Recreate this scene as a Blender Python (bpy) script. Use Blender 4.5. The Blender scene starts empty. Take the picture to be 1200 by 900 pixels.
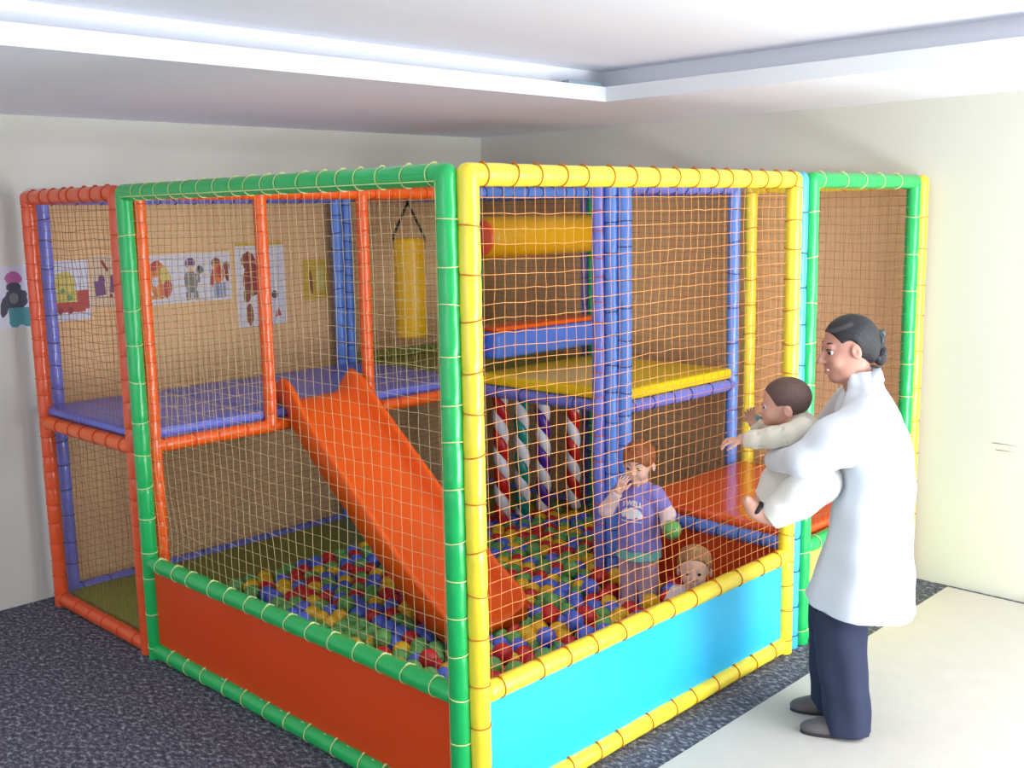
import bpy, bmesh, math, random
import numpy as np
from mathutils import Vector, Matrix, noise

# ------------------------------------------------------------------ camera, world, light, exposure
SC = bpy.context.scene
COL = SC.collection

CAM_POS = (-2.3195, -2.4779, 2.0793)
YAW, PITCH, ROLL, FOCAL_PX = 0.7775, 0.1562, -0.0188, 1264.0
cam_data = bpy.data.cameras.new('camera')
cam = bpy.data.objects.new('camera', cam_data)
COL.objects.link(cam)
_f = Vector((math.cos(YAW) * math.cos(PITCH), math.sin(YAW) * math.cos(PITCH), -math.sin(PITCH)))
_r = Vector((math.sin(YAW), -math.cos(YAW), 0))
_u = _r.cross(_f)
_r2 = math.cos(ROLL) * _r + math.sin(ROLL) * _u
_u2 = -math.sin(ROLL) * _r + math.cos(ROLL) * _u
cam.matrix_world = Matrix(((_r2.x, _u2.x, -_f.x, CAM_POS[0]),
                           (_r2.y, _u2.y, -_f.y, CAM_POS[1]),
                           (_r2.z, _u2.z, -_f.z, CAM_POS[2]),
                           (0, 0, 0, 1)))
cam_data.sensor_fit = 'HORIZONTAL'
cam_data.sensor_width = 36.0
cam_data.lens = FOCAL_PX * 36.0 / 1200.0
cam_data.shift_x = 8.0 / 1200.0
cam_data.shift_y = -1.5 / 1200.0
cam_data.clip_start = 0.05
SC.camera = cam

SC.view_settings.view_transform = 'Standard'
SC.view_settings.look = 'None'
SC.view_settings.gamma = 1.0
SC.view_settings.exposure = 0.68
SC.view_settings.use_curve_mapping = False

world = bpy.data.worlds.new('daylight')
SC.world = world
world.use_nodes = True
_bg = world.node_tree.nodes['Background']
_bg.inputs['Color'].default_value = (0.78, 0.88, 1.0, 1)
_bg.inputs['Strength'].default_value = 1.0


def area_light(name, loc, target, sx, sy, power, color):
    d = bpy.data.lights.new(name, 'AREA')
    d.shape = 'RECTANGLE'
    d.size, d.size_y, d.energy, d.color = sx, sy, power, color
    o = bpy.data.objects.new(name, d)
    COL.objects.link(o)
    o.location = loc
    o.rotation_euler = (Vector(target) - Vector(loc)).to_track_quat('-Z', 'Y').to_euler()
    return o


# daylight from the tall glass front of the room, behind the camera and to its right
area_light('window_daylight', (2.3, -4.4, 1.45), (1.9, 0.5, 1.25), 2.6, 2.2, 112, (0.86, 0.95, 1.0))
# weak unseen fill lamp at the open left side of the room
area_light('side_fill', (-4.6, -1.2, 1.7), (0.5, 0.8, 1.0), 2.0, 1.6, 12, (0.90, 0.96, 1.0))

# added fill lamp, set low and aimed upward to brighten the ceiling
area_light('ceiling_fill', (0.9, -4.0, 0.30), (1.6, 2.2, 2.63), 2.4, 0.8, 84, (0.88, 0.95, 1.0))


# ------------------------------------------------------------------ materials
def lin(c):
    return tuple(((v / 255.0) / 12.92 if v / 255.0 <= 0.04045 else ((v / 255.0 + 0.055) / 1.055) ** 2.4) for v in c) + (1.0,)


def mat(name, rgb, rough=0.5, bump=0.0, scale=30.0, spec=0.5, coat=0.0, vary=0.0, vscale=6.0, sub=0.0, stretch=None):
    m = bpy.data.materials.new(name)
    m.use_nodes = True
    nt = m.node_tree
    b = nt.nodes['Principled BSDF']
    b.inputs['Base Color'].default_value = lin(rgb)
    b.inputs['Roughness'].default_value = rough
    b.inputs['Specular IOR Level'].default_value = spec
    b.inputs['Coat Weight'].default_value = coat
    b.inputs['Coat Roughness'].default_value = 0.12
    if sub:
        b.inputs['Subsurface Weight'].default_value = sub
        b.inputs['Subsurface Radius'].default_value = (0.012, 0.005, 0.003)
    tc = nt.nodes.new('ShaderNodeTexCoord')
    src = tc.outputs['Object']
    if stretch:
        mp = nt.nodes.new('ShaderNodeMapping')
        mp.inputs['Scale'].default_value = stretch
        nt.links.new(src, mp.inputs['Vector'])
        src = mp.outputs['Vector']
    if bump:
        n = nt.nodes.new('ShaderNodeTexNoise')
        n.inputs['Scale'].default_value = scale
        n.inputs['Detail'].default_value = 3
        bp = nt.nodes.new('ShaderNodeBump')
        bp.inputs['Strength'].default_value = bump
        bp.inputs['Distance'].default_value = 0.01
        nt.links.new(src, n.inputs['Vector'])
        nt.links.new(n.outputs['Fac'], bp.inputs['Height'])
        nt.links.new(bp.outputs['Normal'], b.inputs['Normal'])
    if vary:
        n2 = nt.nodes.new('ShaderNodeTexNoise')
        n2.inputs['Scale'].default_value = vscale
        n2.inputs['Detail'].default_value = 2
        mx = nt.nodes.new('ShaderNodeMix')
        mx.data_type = 'RGBA'
        c = lin(rgb)
        mx.inputs['A'].default_value = tuple(v * (1 - vary) for v in c[:3]) + (1,)
        mx.inputs['B'].default_value = tuple(min(1, v * (1 + vary)) for v in c[:3]) + (1,)
        nt.links.new(src, n2.inputs['Vector'])
        nt.links.new(n2.outputs['Fac'], mx.inputs['Factor'])
        nt.links.new(mx.outputs['Result'], b.inputs['Base Color'])
    return m


def carpet_mat(name, base, fleck, dark, scale):
    m = bpy.data.materials.new(name)
    m.use_nodes = True
    nt = m.node_tree
    b = nt.nodes['Principled BSDF']
    b.inputs['Roughness'].default_value = 0.95
    b.inputs['Specular IOR Level'].default_value = 0.15
    tc = nt.nodes.new('ShaderNodeTexCoord')
    n = nt.nodes.new('ShaderNodeTexNoise')
    n.inputs['Scale'].default_value = scale
    n.inputs['Detail'].default_value = 6
    n.inputs['Roughness'].default_value = 0.75
    mp = nt.nodes.new('ShaderNodeMapping')
    mp.inputs['Scale'].default_value = (1.0, 0.55, 1.0)
    mp.inputs['Rotation'].default_value = (0, 0, 0.6)
    cr = nt.nodes.new('ShaderNodeValToRGB')
    e = cr.color_ramp.elements
    e[0].position, e[0].color = 0.36, lin(dark)
    e[1].position, e[1].color = 0.52, lin(base)
    k = cr.color_ramp.elements.new(0.66)
    k.color = lin(fleck)
    bp = nt.nodes.new('ShaderNodeBump')
    bp.inputs['Strength'].default_value = 0.35
    bp.inputs['Distance'].default_value = 0.006
    nt.links.new(tc.outputs['Object'], mp.inputs['Vector'])
    nt.links.new(mp.outputs['Vector'], n.inputs['Vector'])
    nt.links.new(n.outputs['Fac'], cr.inputs['Fac'])
    nt.links.new(cr.outputs['Color'], b.inputs['Base Color'])
    nt.links.new(n.outputs['Fac'], bp.inputs['Height'])
    nt.links.new(bp.outputs['Normal'], b.inputs['Normal'])
    return m


M = {}
M['wall'] = mat('wall_paint', (224, 220, 208), 0.85, 0.05, 60, 0.3)
M['ceiling'] = mat('ceiling_paint', (246, 246, 252), 0.85, 0.03, 60, 0.3)
M['ceiling_white'] = mat('ceiling_edge_paint', (240, 242, 246), 0.7, 0.0)
M['carpet_dark'] = carpet_mat('dark_heather_carpet', (98, 97, 110), (190, 190, 200), (56, 54, 66), 60)
M['carpet_beige'] = mat('beige_carpet', (212, 204, 196), 0.95, 0.4, 400, 0.1, vary=0.05, vscale=9)
V = dict(rough=0.30, bump=0.10, scale=22, coat=0.25)
M['green'] = mat('green_vinyl', (28, 182, 92), **V)
M['yellow'] = mat('yellow_vinyl', (250, 224, 58), **V)
M['orange'] = mat('orange_vinyl', (244, 96, 20), **V)
M['red_orange'] = mat('red_orange_vinyl', (236, 88, 40), **V)
M['blue'] = mat('blue_vinyl', (104, 150, 238), **V)
M['violet'] = mat('violet_blue_vinyl', (118, 126, 216), **V)
M['cyan'] = mat('sky_blue_vinyl', (70, 180, 240), **V)
M['panel_orange'] = mat('orange_panel_vinyl', (222, 70, 14), 0.38, 0.06, 7, 0.4)
M['panel_cyan'] = mat('cyan_panel_vinyl', (48, 192, 244), 0.35, 0.06, 7, 0.4)
M['panel_yellow'] = mat('yellow_panel_vinyl', (246, 224, 90), 0.4, 0.05, 7)
M['mat_blue'] = mat('blue_mat_vinyl', (104, 114, 210), 0.34, 0.08, 12)
M['mat_yellow'] = mat('yellow_mat_vinyl', (246, 208, 20), 0.30, 0.08, 12)
M['mat_green'] = mat('green_mat_vinyl', (134, 142, 58), 0.45, 0.08, 12)
M['mat_orange'] = mat('orange_mat_vinyl', (240, 84, 14), 0.18, 0.02, 6, coat=0.4)
M['slide'] = mat('orange_slide_plastic', (246, 94, 0), 0.34, 0.02, 10, 0.5)
M['rope_pale'] = mat('pale_yellow_cord', (226, 232, 160), 0.8)
M['rope_orange'] = mat('orange_brown_cord', (206, 120, 36), 0.8)
M['rope_navy'] = mat('navy_cord', (44, 50, 110), 0.8)
M['rope_red'] = mat('dark_red_cord', (226, 84, 42), 0.8)
M['knot'] = mat('white_cord_knot', (240, 240, 235), 0.7)
M['net_orange'] = mat('orange_net_cord', (240, 160, 92), 0.8)
M['net_pale'] = mat('straw_net_cord', (216, 190, 138), 0.8)
M['net_brown'] = mat('brown_net_cord', (150, 106, 74), 0.8)
M['net_back'] = mat('rust_net_cord', (158, 108, 66), 0.8)
M['black'] = mat('black_webbing', (22, 20, 24), 0.6)
M['white_pad'] = mat('white_pad_vinyl', (236, 232, 236), 0.4, 0.08, 20)
M['red_pad'] = mat('red_pad_vinyl', (206, 26, 26), 0.35, 0.08, 20)
M['teal_pad'] = mat('teal_pad_vinyl', (20, 140, 124), 0.35, 0.08, 20)
M['purple_pad'] = mat('purple_pad_vinyl', (84, 30, 150), 0.35, 0.08, 20)
for k, c in dict(red=(208, 44, 48), blue=(86, 116, 224), green=(104, 172, 92), yellow=(238, 190, 34)).items():
    M['ball_' + k] = mat(k + '_ball_plastic', c, 0.28, 0.0, sub=0.0)


# ------------------------------------------------------------------ helpers
def link(o, parent=None):
    COL.objects.link(o)
    if parent is not None:
        o.parent = parent
    return o


def tag(o, label=None, cat=None, group=None, kind=None):
    if label: o['label'] = label
    if cat: o['category'] = cat
    if group: o['group'] = group
    if kind: o['kind'] = kind
    return o


def empty(name, loc=(0, 0, 0), rz=0.0):
    o = bpy.data.objects.new(name, None)
    o.empty_display_size = 0.1
    o.location = loc
    o.rotation_euler = (0, 0, rz)
    return link(o)


def mesh_obj(name, verts, faces, m, parent=None, smooth=True, fm=None):
    me = bpy.data.meshes.new(name)
    me.from_pydata([tuple(map(float, v)) for v in verts], [], [tuple(map(int, f)) for f in faces])
    for k in (m if isinstance(m, (list, tuple)) else [m]):
        me.materials.append(k)
    me.polygons.foreach_set('use_smooth', [smooth] * len(me.polygons))
    if fm is not None:
        me.polygons.foreach_set('material_index', list(map(int, fm)))
    me.update()
    return link(bpy.data.objects.new(name, me), parent)


class MB:
    """collects pieces of one mesh"""
    def __init__(s):
        s.v, s.f, s.m, s.n = [], [], [], 0

    def add(s, v, f, mi=0):
        v = np.asarray(v, float)
        s.v.append(v)
        s.f += [tuple(i + s.n for i in q) for q in f]
        s.m += [mi] * len(f)
        s.n += len(v)

    def build(s, name, m, parent=None, smooth=True):
        return mesh_obj(name, np.concatenate(s.v), s.f, m, parent, smooth, s.m)


def frame_of(d):
    d = np.asarray(d, float); d = d / np.linalg.norm(d)
    a = np.array([0, 0, 1.0]) if abs(d[2]) < 0.9 else np.array([1.0, 0, 0])
    x = np.cross(a, d); x /= np.linalg.norm(x)
    return x, np.cross(d, x), d


def sweep(pts, radii, seg=12, closed=False, caps=True):
    """round tube along a polyline with parallel-transported frames"""
    pts = np.asarray(pts, float); n = len(pts)
    radii = np.full(n, radii) if np.isscalar(radii) else np.asarray(radii)
    tg = np.gradient(pts, axis=0)
    if closed:
        tg = np.roll(pts, -1, 0) - np.roll(pts, 1, 0)
    tg /= np.linalg.norm(tg, axis=1)[:, None] + 1e-12
    x, y, _ = frame_of(tg[0])
    V_ = []
    an = np.linspace(0, 2 * np.pi, seg, endpoint=False)
    for i in range(n):
        x = x - tg[i] * (x @ tg[i]); x /= np.linalg.norm(x); y = np.cross(tg[i], x)
        V_.append(pts[i] + radii[i] * (np.cos(an)[:, None] * x + np.sin(an)[:, None] * y))
    V_ = np.concatenate(V_)
    F_ = []
    for i in range(n if closed else n - 1):
        for j in range(seg):
            a, b = i * seg + j, i * seg + (j + 1) % seg
            i2 = (i + 1) % n
            F_.append((a, b, i2 * seg + (j + 1) % seg, i2 * seg + j))
    if caps and not closed:
        F_.append(tuple(range(seg))[::-1]); F_.append(tuple(range((n - 1) * seg, n * seg)))
    return V_, F_


def rbox(lo, hi, r=0.015, seg=3):
    """box with rounded edges, as verts and faces"""
    bm = bmesh.new()
    bmesh.ops.create_cube(bm, size=1.0)
    lo, hi = Vector(lo), Vector(hi)
    for v in bm.verts:
        v.co = Vector(((lo[i] + hi[i]) / 2 + v.co[i] * (hi[i] - lo[i])) for i in range(3))
    if r > 0:
        bmesh.ops.bevel(bm, geom=bm.edges[:], offset=r, segments=seg, profile=0.5, affect='EDGES')
    bm.verts.index_update()
    vs = [tuple(v.co) for v in bm.verts]
    fs = [tuple(v.index for v in f.verts) for f in bm.faces]
    bm.free()
    return vs, fs


def box_obj(name, lo, hi, m, parent=None, r=0.015, smooth=True):
    v, f = rbox(lo, hi, r)
    o = mesh_obj(name, v, f, m, parent, smooth)
    return o


def plain_box(name, lo, hi, m, parent=None):
    v, f = rbox(lo, hi, 0)
    return mesh_obj(name, v, f, m, parent, False)


# ------------------------------------------------------------------ the room
WX, WY, HC = 3.45, 3.41, 2.634      # right wall, back wall, lowered ceiling
def struct(o):
    o['kind'] = 'structure'
    return o
struct(plain_box('floor', (-5, -4.8, -0.1), (WX + 0.1, WY + 0.1, 0), M['carpet_dark']))
struct(plain_box('wall_back', (-5, WY, 0), (WX + 0.1, WY + 0.1, 2.95), M['wall']))
wr = struct(plain_box('wall_right', (WX, -4.8, 0), (WX + 0.1, WY, 2.95), M['wall']))
TX, TY = 2.12, 1.13                 # edge of the recessed tray
for nm, lo, hi in (('ceiling', (-5, TY, HC), (WX, WY, HC + 0.072)),):
    mb = MB()
    mb.add(*rbox(lo, hi, 0))
    mb.add(*rbox((TX, -4.8, HC), (WX, TY, HC + 0.072), 0))
    # sides of the recess and the high ceiling over it
    mb.add(*rbox((-5, TY + 0.14, HC + 0.072), (WX, TY + 0.24, 2.9), 0))
    mb.add(*rbox((TX + 0.14, -4.8, HC + 0.072), (TX + 0.24, TY + 0.14, 2.9), 0))
    mb.add(*rbox((-5, -4.8, HC + 0.17), (TX + 0.14, TY + 0.14, 2.9), 0))
    struct(mb.build(nm, M['ceiling'], None, False))
mb = MB()
mb.add(*rbox((-5, TY - 0.004, HC - 0.001), (TX - 0.004, TY + 0.001, HC + 0.0725), 0))
mb.add(*rbox((TX - 0.004, -4.8, HC - 0.001), (TX + 0.001, TY + 0.001, HC + 0.0725), 0))
struct(mb.build('trim_1', M['ceiling_white'], None, False))
# small light fitting left lying in the corner of the recess
mb = MB()
mb.add(*rbox((TX - 0.26, TY + 0.02, HC + 0.073), (TX + 0.0, TY + 0.075, HC + 0.095), 0.006))
M['fitting'] = mat('pale_blue_fitting', (150, 172, 184), 0.4)
tag(mb.build('cove_light_fitting', M['fitting']), 'small pale blue light fitting lying in the corner of the ceiling recess', 'light fitting')
# wall scuffs
mb = MB()
M['scuff'] = mat('grey_scuff', (214, 210, 198), 0.9)
for k, (y0, z0, y1, z1) in enumerate(((-0.40, 0.83, -0.62, 0.845), (-0.42, 0.80, -0.60, 0.795))):
    mb.add(*rbox((WX - 0.0012, min(y0, y1), min(z0, z1)), (WX + 0.001, max(y0, y1), min(z0, z1) + 0.005), 0))
scf = mb.build('scuff_mark', M['scuff'], wr)
# added tan sheets: tint seen through the nets, put into the wall colour
M['net_tint'] = mat('added_net_tint', (240, 194, 146), 0.85, 0.05, 60, 0.2)
struct(plain_box('tint_sheet_back', (0.06, WY - 0.0008, 0.0), (WX, WY + 0.001, 2.18), M['net_tint']))
struct(plain_box('tint_sheet_right', (WX - 0.0008, 0.02, 0.0), (WX + 0.001, WY, 2.18), M['net_tint']))
# beige carpet laid over the dark one
v, f = rbox((0.35, -4.6, 0.0), (3.405, -0.215, 0.009), 0.003, 1)
tag(mesh_obj('beige_carpet', v, f, M['carpet_beige'], None, False), 'plain beige carpet laid over the dark carpet at lower right', 'carpet')
# wall behind the camera with its tall glass front opening
mb = MB()
mb.add(*rbox((-5, -4.8, 0), (0.8, -4.7, 2.9), 0)); mb.add(*rbox((0.8, -4.8, 2.6), (WX, -4.7, 2.9), 0))
struct(mb.build('wall_front', M['wall'], None, False))
# ------------------------------------------------------------------ the play frame
play = empty('soft_play_frame')
tag(play, 'large two-storey soft play frame of coloured padded tubes and netting in the corner', 'play frame')
RT = 0.0368
rng = random.Random(4)
npr = np.random.default_rng(7)


def foam_tube(name, a, b, m, label=None, rope=None, spacing=0.135, r=RT, phase=0.06, knots=False, line=None, up=None):
    """vinyl-covered foam tube, pinched where the cord is wound round it"""
    a, b = np.array(a, float), np.array(b, float)
    L = np.linalg.norm(b - a); d = (b - a) / L
    x, y, _ = frame_of(d)
    rings = []
    t = phase
    while t < L - 0.03:
        rings.append(t + rng.uniform(-0.012, 0.012)); t += spacing * rng.uniform(0.88, 1.12)
    n = max(8, int(L / 0.013))
    seg = 20
    an = np.linspace(0, 2 * np.pi, seg, endpoint=False)
    ss = np.concatenate([[-r, -r * 0.92, -r * 0.7, -r * 0.38], np.linspace(0, L, n), [L + r * 0.38, L + r * 0.7, L + r * 0.92, L + r]])
    ph = npr.uniform(0, 6.28, 4)
    V_ = []
    for s in ss:
        if s < 0: k = math.sqrt(max(0.0004, 1 - (s / r) ** 2))
        elif s > L: k = math.sqrt(max(0.0004, 1 - ((s - L) / r) ** 2))
        else: k = 1.0
        if rope is not None:
            for q in rings:
                u = (s - q) / 0.012
                if abs(u) < 3: k *= 1 - 0.075 * math.exp(-u * u)
        w = 1 + 0.014 * np.sin(2 * an + ph[0] + s * 9) + 0.012 * np.sin(5 * an + ph[1] + s * 31) + 0.010 * np.sin(3 * an + ph[2] - s * 47)
        V_.append(a + d * s + (r * k * w)[:, None] * (np.cos(an)[:, None] * x + np.sin(an)[:, None] * y))
    V_ = np.concatenate(V_)
    N = len(ss)
    F_ = [(i * seg + j, i * seg + (j + 1) % seg, (i + 1) * seg + (j + 1) % seg, (i + 1) * seg + j) for i in range(N - 1) for j in range(seg)]
    F_.append(tuple(range(seg))[::-1]); F_.append(tuple(range((N - 1) * seg, N * seg)))
    o = mesh_obj(name, V_, F_, m, play)
    if label: o['label'] = label
    if rope is not None:
        # one cord: a turn round the tube at each pinch, then a run along the tube to the next
        ln = np.array(line if line is not None else (1, 1, -.3), float); ln -= d * (ln @ d); ln /= np.linalg.norm(ln)
        a0 = math.atan2(ln @ y, ln @ x)
        P, RR = [a + d * 0.02 + ln * r * 1.0], [.0022]
        top = np.array((0, 0, 1.0))
        for q in rings:
            sl, ph2 = rng.uniform(-.008, .008), rng.uniform(0, 6)
            for k in range(25):
                th = a0 + 2 * math.pi * k / 24
                c = math.cos(th) * x + math.sin(th) * y
                kn = knots and c @ top > .97
                P.append(a + d * (q + sl * math.cos(th + ph2)) + c * (r * .985 + .0008 + (.003 if kn else 0)))
                RR.append(.0046 if kn else .0023)
        P.append(a + d * (L - .02) + ln * r); RR.append(.0022)
        mb = MB(); mb.add(*sweep(P, np.array(RR), 5)); mb.build('lacing_cord', rope, o)
    return o


P_, O_, N_, R_ = M['rope_pale'], M['rope_orange'], M['rope_navy'], M['rope_red']
# green front-left frame (plane x = 0)
g = M['green']
foam_tube('corner_post', (0, .047, .0), (0, .047, 2.2), g, 'green padded corner post', P_, .145, line=(-1, .5, 0))
foam_tube('post', (0, 2.19, .0), (0, 2.19, 2.2), g, 'green padded post at far end', P_, .16, line=(-1, 1, 0))
foam_tube('top_rail', (0, .047, 2.2), (0, 2.19, 2.2), g, 'green padded top rail', P_, .115, knots=True, line=(-1, 0, -.6))
foam_tube('crash_rail', (0, .09, .475), (0, 2.15, .475), g, 'green padded rail along ball pit', P_, .15, knots=True)
foam_tube('bottom_rail', (0, .09, .04), (0, 2.15, .04), g, 'green padded bottom rail', P_, .15, knots=True)
# yellow front-right frame (plane y = 0)
y_ = M['yellow']
foam_tube('corner_post', (.047, 0, .0), (.047, 0, 2.2), y_, 'yellow padded corner post', O_, .145)
foam_tube('post', (2.045, 0, .0), (2.045, 0, 2.2), y_, 'yellow padded post at far end', O_, .14)
foam_tube('top_rail', (.047, 0, 2.2), (2.045, 0, 2.2), y_, 'yellow padded top rail', O_, .125, knots=True)
foam_tube('crash_rail', (.09, 0, .475), (2.01, 0, .475), y_, 'yellow padded rail along ball pit', O_, .16, knots=True, up=(0, 1, .2))
foam_tube('bottom_rail', (.09, 0, .04), (2.01, 0, .04), y_, 'yellow padded bottom rail', O_, .16, knots=True)
foam_tube('post', (2.122, .012, .0), (2.122, .012, 2.2), M['cyan'], 'sky blue padded post', N_, .17)
# green frame to the right wall
foam_tube('post', (2.2, 0, .0), (2.2, 0, 2.2), g, 'green padded post beside sky blue post', P_, .2)
foam_tube('post', (3.27, 0, .0), (3.27, 0, 2.2), g, 'green padded post near right wall', P_, .2)
foam_tube('top_rail', (2.2, 0, 2.2), (3.27, 0, 2.2), g, 'short green padded top rail', P_, .2, knots=True)
foam_tube('crash_rail', (2.24, 0, .475), (3.23, 0, .475), g, None, P_, .2)
foam_tube('bottom_rail', (2.24, 0, .04), (3.23, 0, .04), g, None, P_, .2)
# yellow frame against the right wall
foam_tube('post', (3.365, 0.0, .0), (3.365, 0.0, 2.2), y_, 'yellow padded post against right wall', O_, .17)
foam_tube('post', (3.365, 1.03, .0), (3.365, 1.03, 2.2), y_, 'yellow padded post against right wall further in', O_, .17)
foam_tube('top_rail', (3.365, .03, 2.2), (3.365, 1.0, 2.2), y_, None, O_, .17)
# orange frame on the left
ro = M['red_orange']
foam_tube('post', (0, 3.25, .0), (0, 3.25, 2.2), ro, 'orange padded post next to back wall', R_, .10)
foam_tube('post', (0, 2.268, .0), (0, 2.268, 2.2), ro, None, R_, .12)
foam_tube('top_rail', (0, 2.268, 2.2), (0, 3.25, 2.2), ro, 'orange padded top rail', R_, .12, knots=True)
foam_tube('deck_beam', (0, 2.3, 1.02), (0, 3.22, 1.02), M['orange'], None, R_, .14)
foam_tube('bottom_rail', (0, 2.3, .04), (0, 3.22, .04), ro, 'orange padded bottom rail', R_, .16)
# orange frame in front of the upper deck (plane y = 2.2)
og = M['orange']
foam_tube('post', (.072, 2.206, .0), (.072, 2.206, 2.2), og, 'orange padded inner post', R_, .09, r=.034)
foam_tube('post', (.718, 2.206, 1.02), (.718, 2.206, 2.2), og, 'orange padded post left of slide', R_, .09, r=.034)
foam_tube('post', (1.36, 2.206, 1.02), (1.36, 2.206, 2.2), og, 'orange padded post right of slide', R_, .09, r=.034)
foam_tube('top_rail', (.072, 2.206, 2.2), (2.16, 2.206, 2.2), og, 'orange inner top rail', R_, .12, r=.034)
foam_tube('deck_beam', (.072, 2.206, 1.02), (2.16, 2.206, 1.02), og, 'orange deck beam', R_, .14, r=.034)
# blue and violet frames at the back wall
vi, bl = M['violet'], M['blue']
foam_tube('post', (.10, 3.325, .0), (.10, 3.325, 2.2), vi, 'violet blue padded post at back wall', N_, .13)
foam_tube('top_rail', (.10, 3.325, 2.2), (2.02, 3.325, 2.2), vi, None, N_, .12)
foam_tube('deck_beam', (.10, 3.325, 1.02), (2.02, 3.325, 1.02), vi, None, N_, .15)
foam_tube('bottom_rail', (.10, 3.325, .04), (2.02, 3.325, .04), vi, None, N_, .15)
foam_tube('post', (2.02, 3.325, .0), (2.02, 3.325, 2.2), bl, 'blue padded post at back wall', N_, .12)
foam_tube('post', (2.105, 3.325, .0), (2.105, 3.325, 2.2), bl, 'blue padded post at back wall, right of pair', N_, .12)
foam_tube('top_rail', (2.105, 3.325, 2.2), (3.3, 3.325, 2.2), vi, None, N_, .15)
foam_tube('guard_rail', (2.14, 3.325, 1.12), (3.27, 3.325, 1.12), M['mat_green'], 'dull green padded rail', P_, .2)
foam_tube('post', (3.32, 3.325, .0), (3.32, 3.325, 2.2), g, None, P_, .2)
foam_tube('top_rail', (2.17, 2.27, 2.2), (2.17, 3.29, 2.2), og, None, R_, .2)
# blue frames of the right-hand bays
foam_tube('post', (2.2, 1.07, .0), (2.2, 1.07, 2.2), bl, 'blue padded post in middle of frame', N_, .15)
foam_tube('post', (2.165, 1.13, .0), (2.165, 1.13, 2.2), bl, 'blue padded post in middle of frame, second', N_, .15)
foam_tube('post', (2.13, 1.192, .0), (2.13, 1.192, 2.2), vi, 'violet padded post beside blue pair', R_, .12)
foam_tube('post', (2.2, 2.2, .0), (2.2, 2.2, 2.2), vi, None, N_, .15)
foam_tube('post', (3.3, 2.2, .0), (3.3, 2.2, 2.2), g, 'green padded inner post', P_, .2)
foam_tube('post', (3.32, 2.28, .0), (3.32, 2.28, 2.2), vi, None, N_, .2)
foam_tube('post', (3.29, 1.1, .0), (3.29, 1.1, 2.2), bl, 'blue padded post near right wall', N_, .2)
foam_tube('top_rail', (2.22, 1.1, 2.2), (3.27, 1.1, 2.2), vi, None, N_, .12)
foam_tube('top_rail', (2.22, 2.2, 2.2), (3.28, 2.2, 2.2), bl, None, N_, .12)
foam_tube('top_rail', (3.32, 1.13, 2.2), (3.32, 3.3, 2.2), vi, None, N_, .12)
foam_tube('deck_beam', (2.22, 1.1, 1.02), (3.27, 1.1, 1.02), vi, 'violet padded deck beam', N_, .2)
foam_tube('deck_beam', (2.2, 1.15, 1.02), (2.2, 2.17, 1.02), vi, 'violet padded deck beam facing the pit', N_, .2)
foam_tube('deck_beam', (2.22, 2.2, 1.02), (3.28, 2.2, 1.02), vi, None, N_, .2)
foam_tube('deck_beam', (2.2, 2.24, 1.02), (2.2, 3.3, 1.02), vi, None, N_, .2)
foam_tube('deck_beam', (3.32, 1.13, 1.02), (3.32, 3.3, 1.02), vi, None, N_, .2)
foam_tube('step_beam', (2.2, .04, .475), (2.2, 1.05, .475), bl, 'blue padded beam edging the orange seat', N_, .12)
foam_tube('bottom_rail', (3.32, 1.13, .04), (3.32, 3.3, .04), vi, None, N_, .2)


def panel(name, axis, p, lo, hi, zlo, zhi, m, label):
    """stretched vinyl sheet with a soft bulge, laced between two rails"""
    n, k = 44, 14
    u = np.linspace(lo, hi, n); w = np.linspace(zlo, zhi, k)
    V_, F_ = [], []
    for side in (0, 1):
        for i in range(n):
            for j in range(k):
                a, b = (i / (n - 1)) * 2 - 1, (j / (k - 1)) * 2 - 1
                off = 0.010 * (1 - a ** 4) * (1 - b ** 2) + 0.003 * math.sin(u[i] * 11 + w[j] * 6) * (1 - a ** 4) * (1 - b ** 4)
                q = p + (-off if axis == 'x' or axis == 'y' else off) + (0.004 if side else 0)
                V_.append((q, u[i], w[j]) if axis == 'x' else (u[i], q, w[j]))
    for s in (0, n * k):
        for i in range(n - 1):
            for j in range(k - 1):
                F_.append((s + i * k + j, s + (i + 1) * k + j, s + (i + 1) * k + j + 1, s + i * k + j + 1))
    o = mesh_obj(name, V_, F_, m, play)
    o['label'] = label
    for z_ in (zlo + .008, zhi - .008):
        n2 = int((hi - lo) / .012)
        P = []
        for i in range(n2):
            t = lo + .02 + (hi - lo - .04) * i / (n2 - 1)
            w_ = max(0, math.cos((t - lo) * 2 * math.pi / .15)) ** 8
            P.append((p - .006 - .004 * w_, t, z_ + .010 * w_) if axis == 'x' else (t, p - .006 - .004 * w_, z_ + .010 * w_))
        v, f = sweep(P, .0016, 5); mesh_obj('edge_cord', v, f, M['knot'], o)
    return o


panel('side_panel', 'x', 0.0, .075, 2.16, .06, .455, M['panel_orange'], 'orange vinyl side panel')
panel('side_panel', 'y', 0.0, .075, 2.02, .06, .455, M['panel_cyan'], 'sky blue vinyl side panel')
panel('side_panel', 'y', 0.0, 2.23, 3.24, .06, .455, M['panel_yellow'], 'pale yellow vinyl side panel')
panel('side_panel', 'x', 2.2, .03, 1.04, .05, .455, M['panel_orange'], 'orange vinyl panel under seat')


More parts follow.
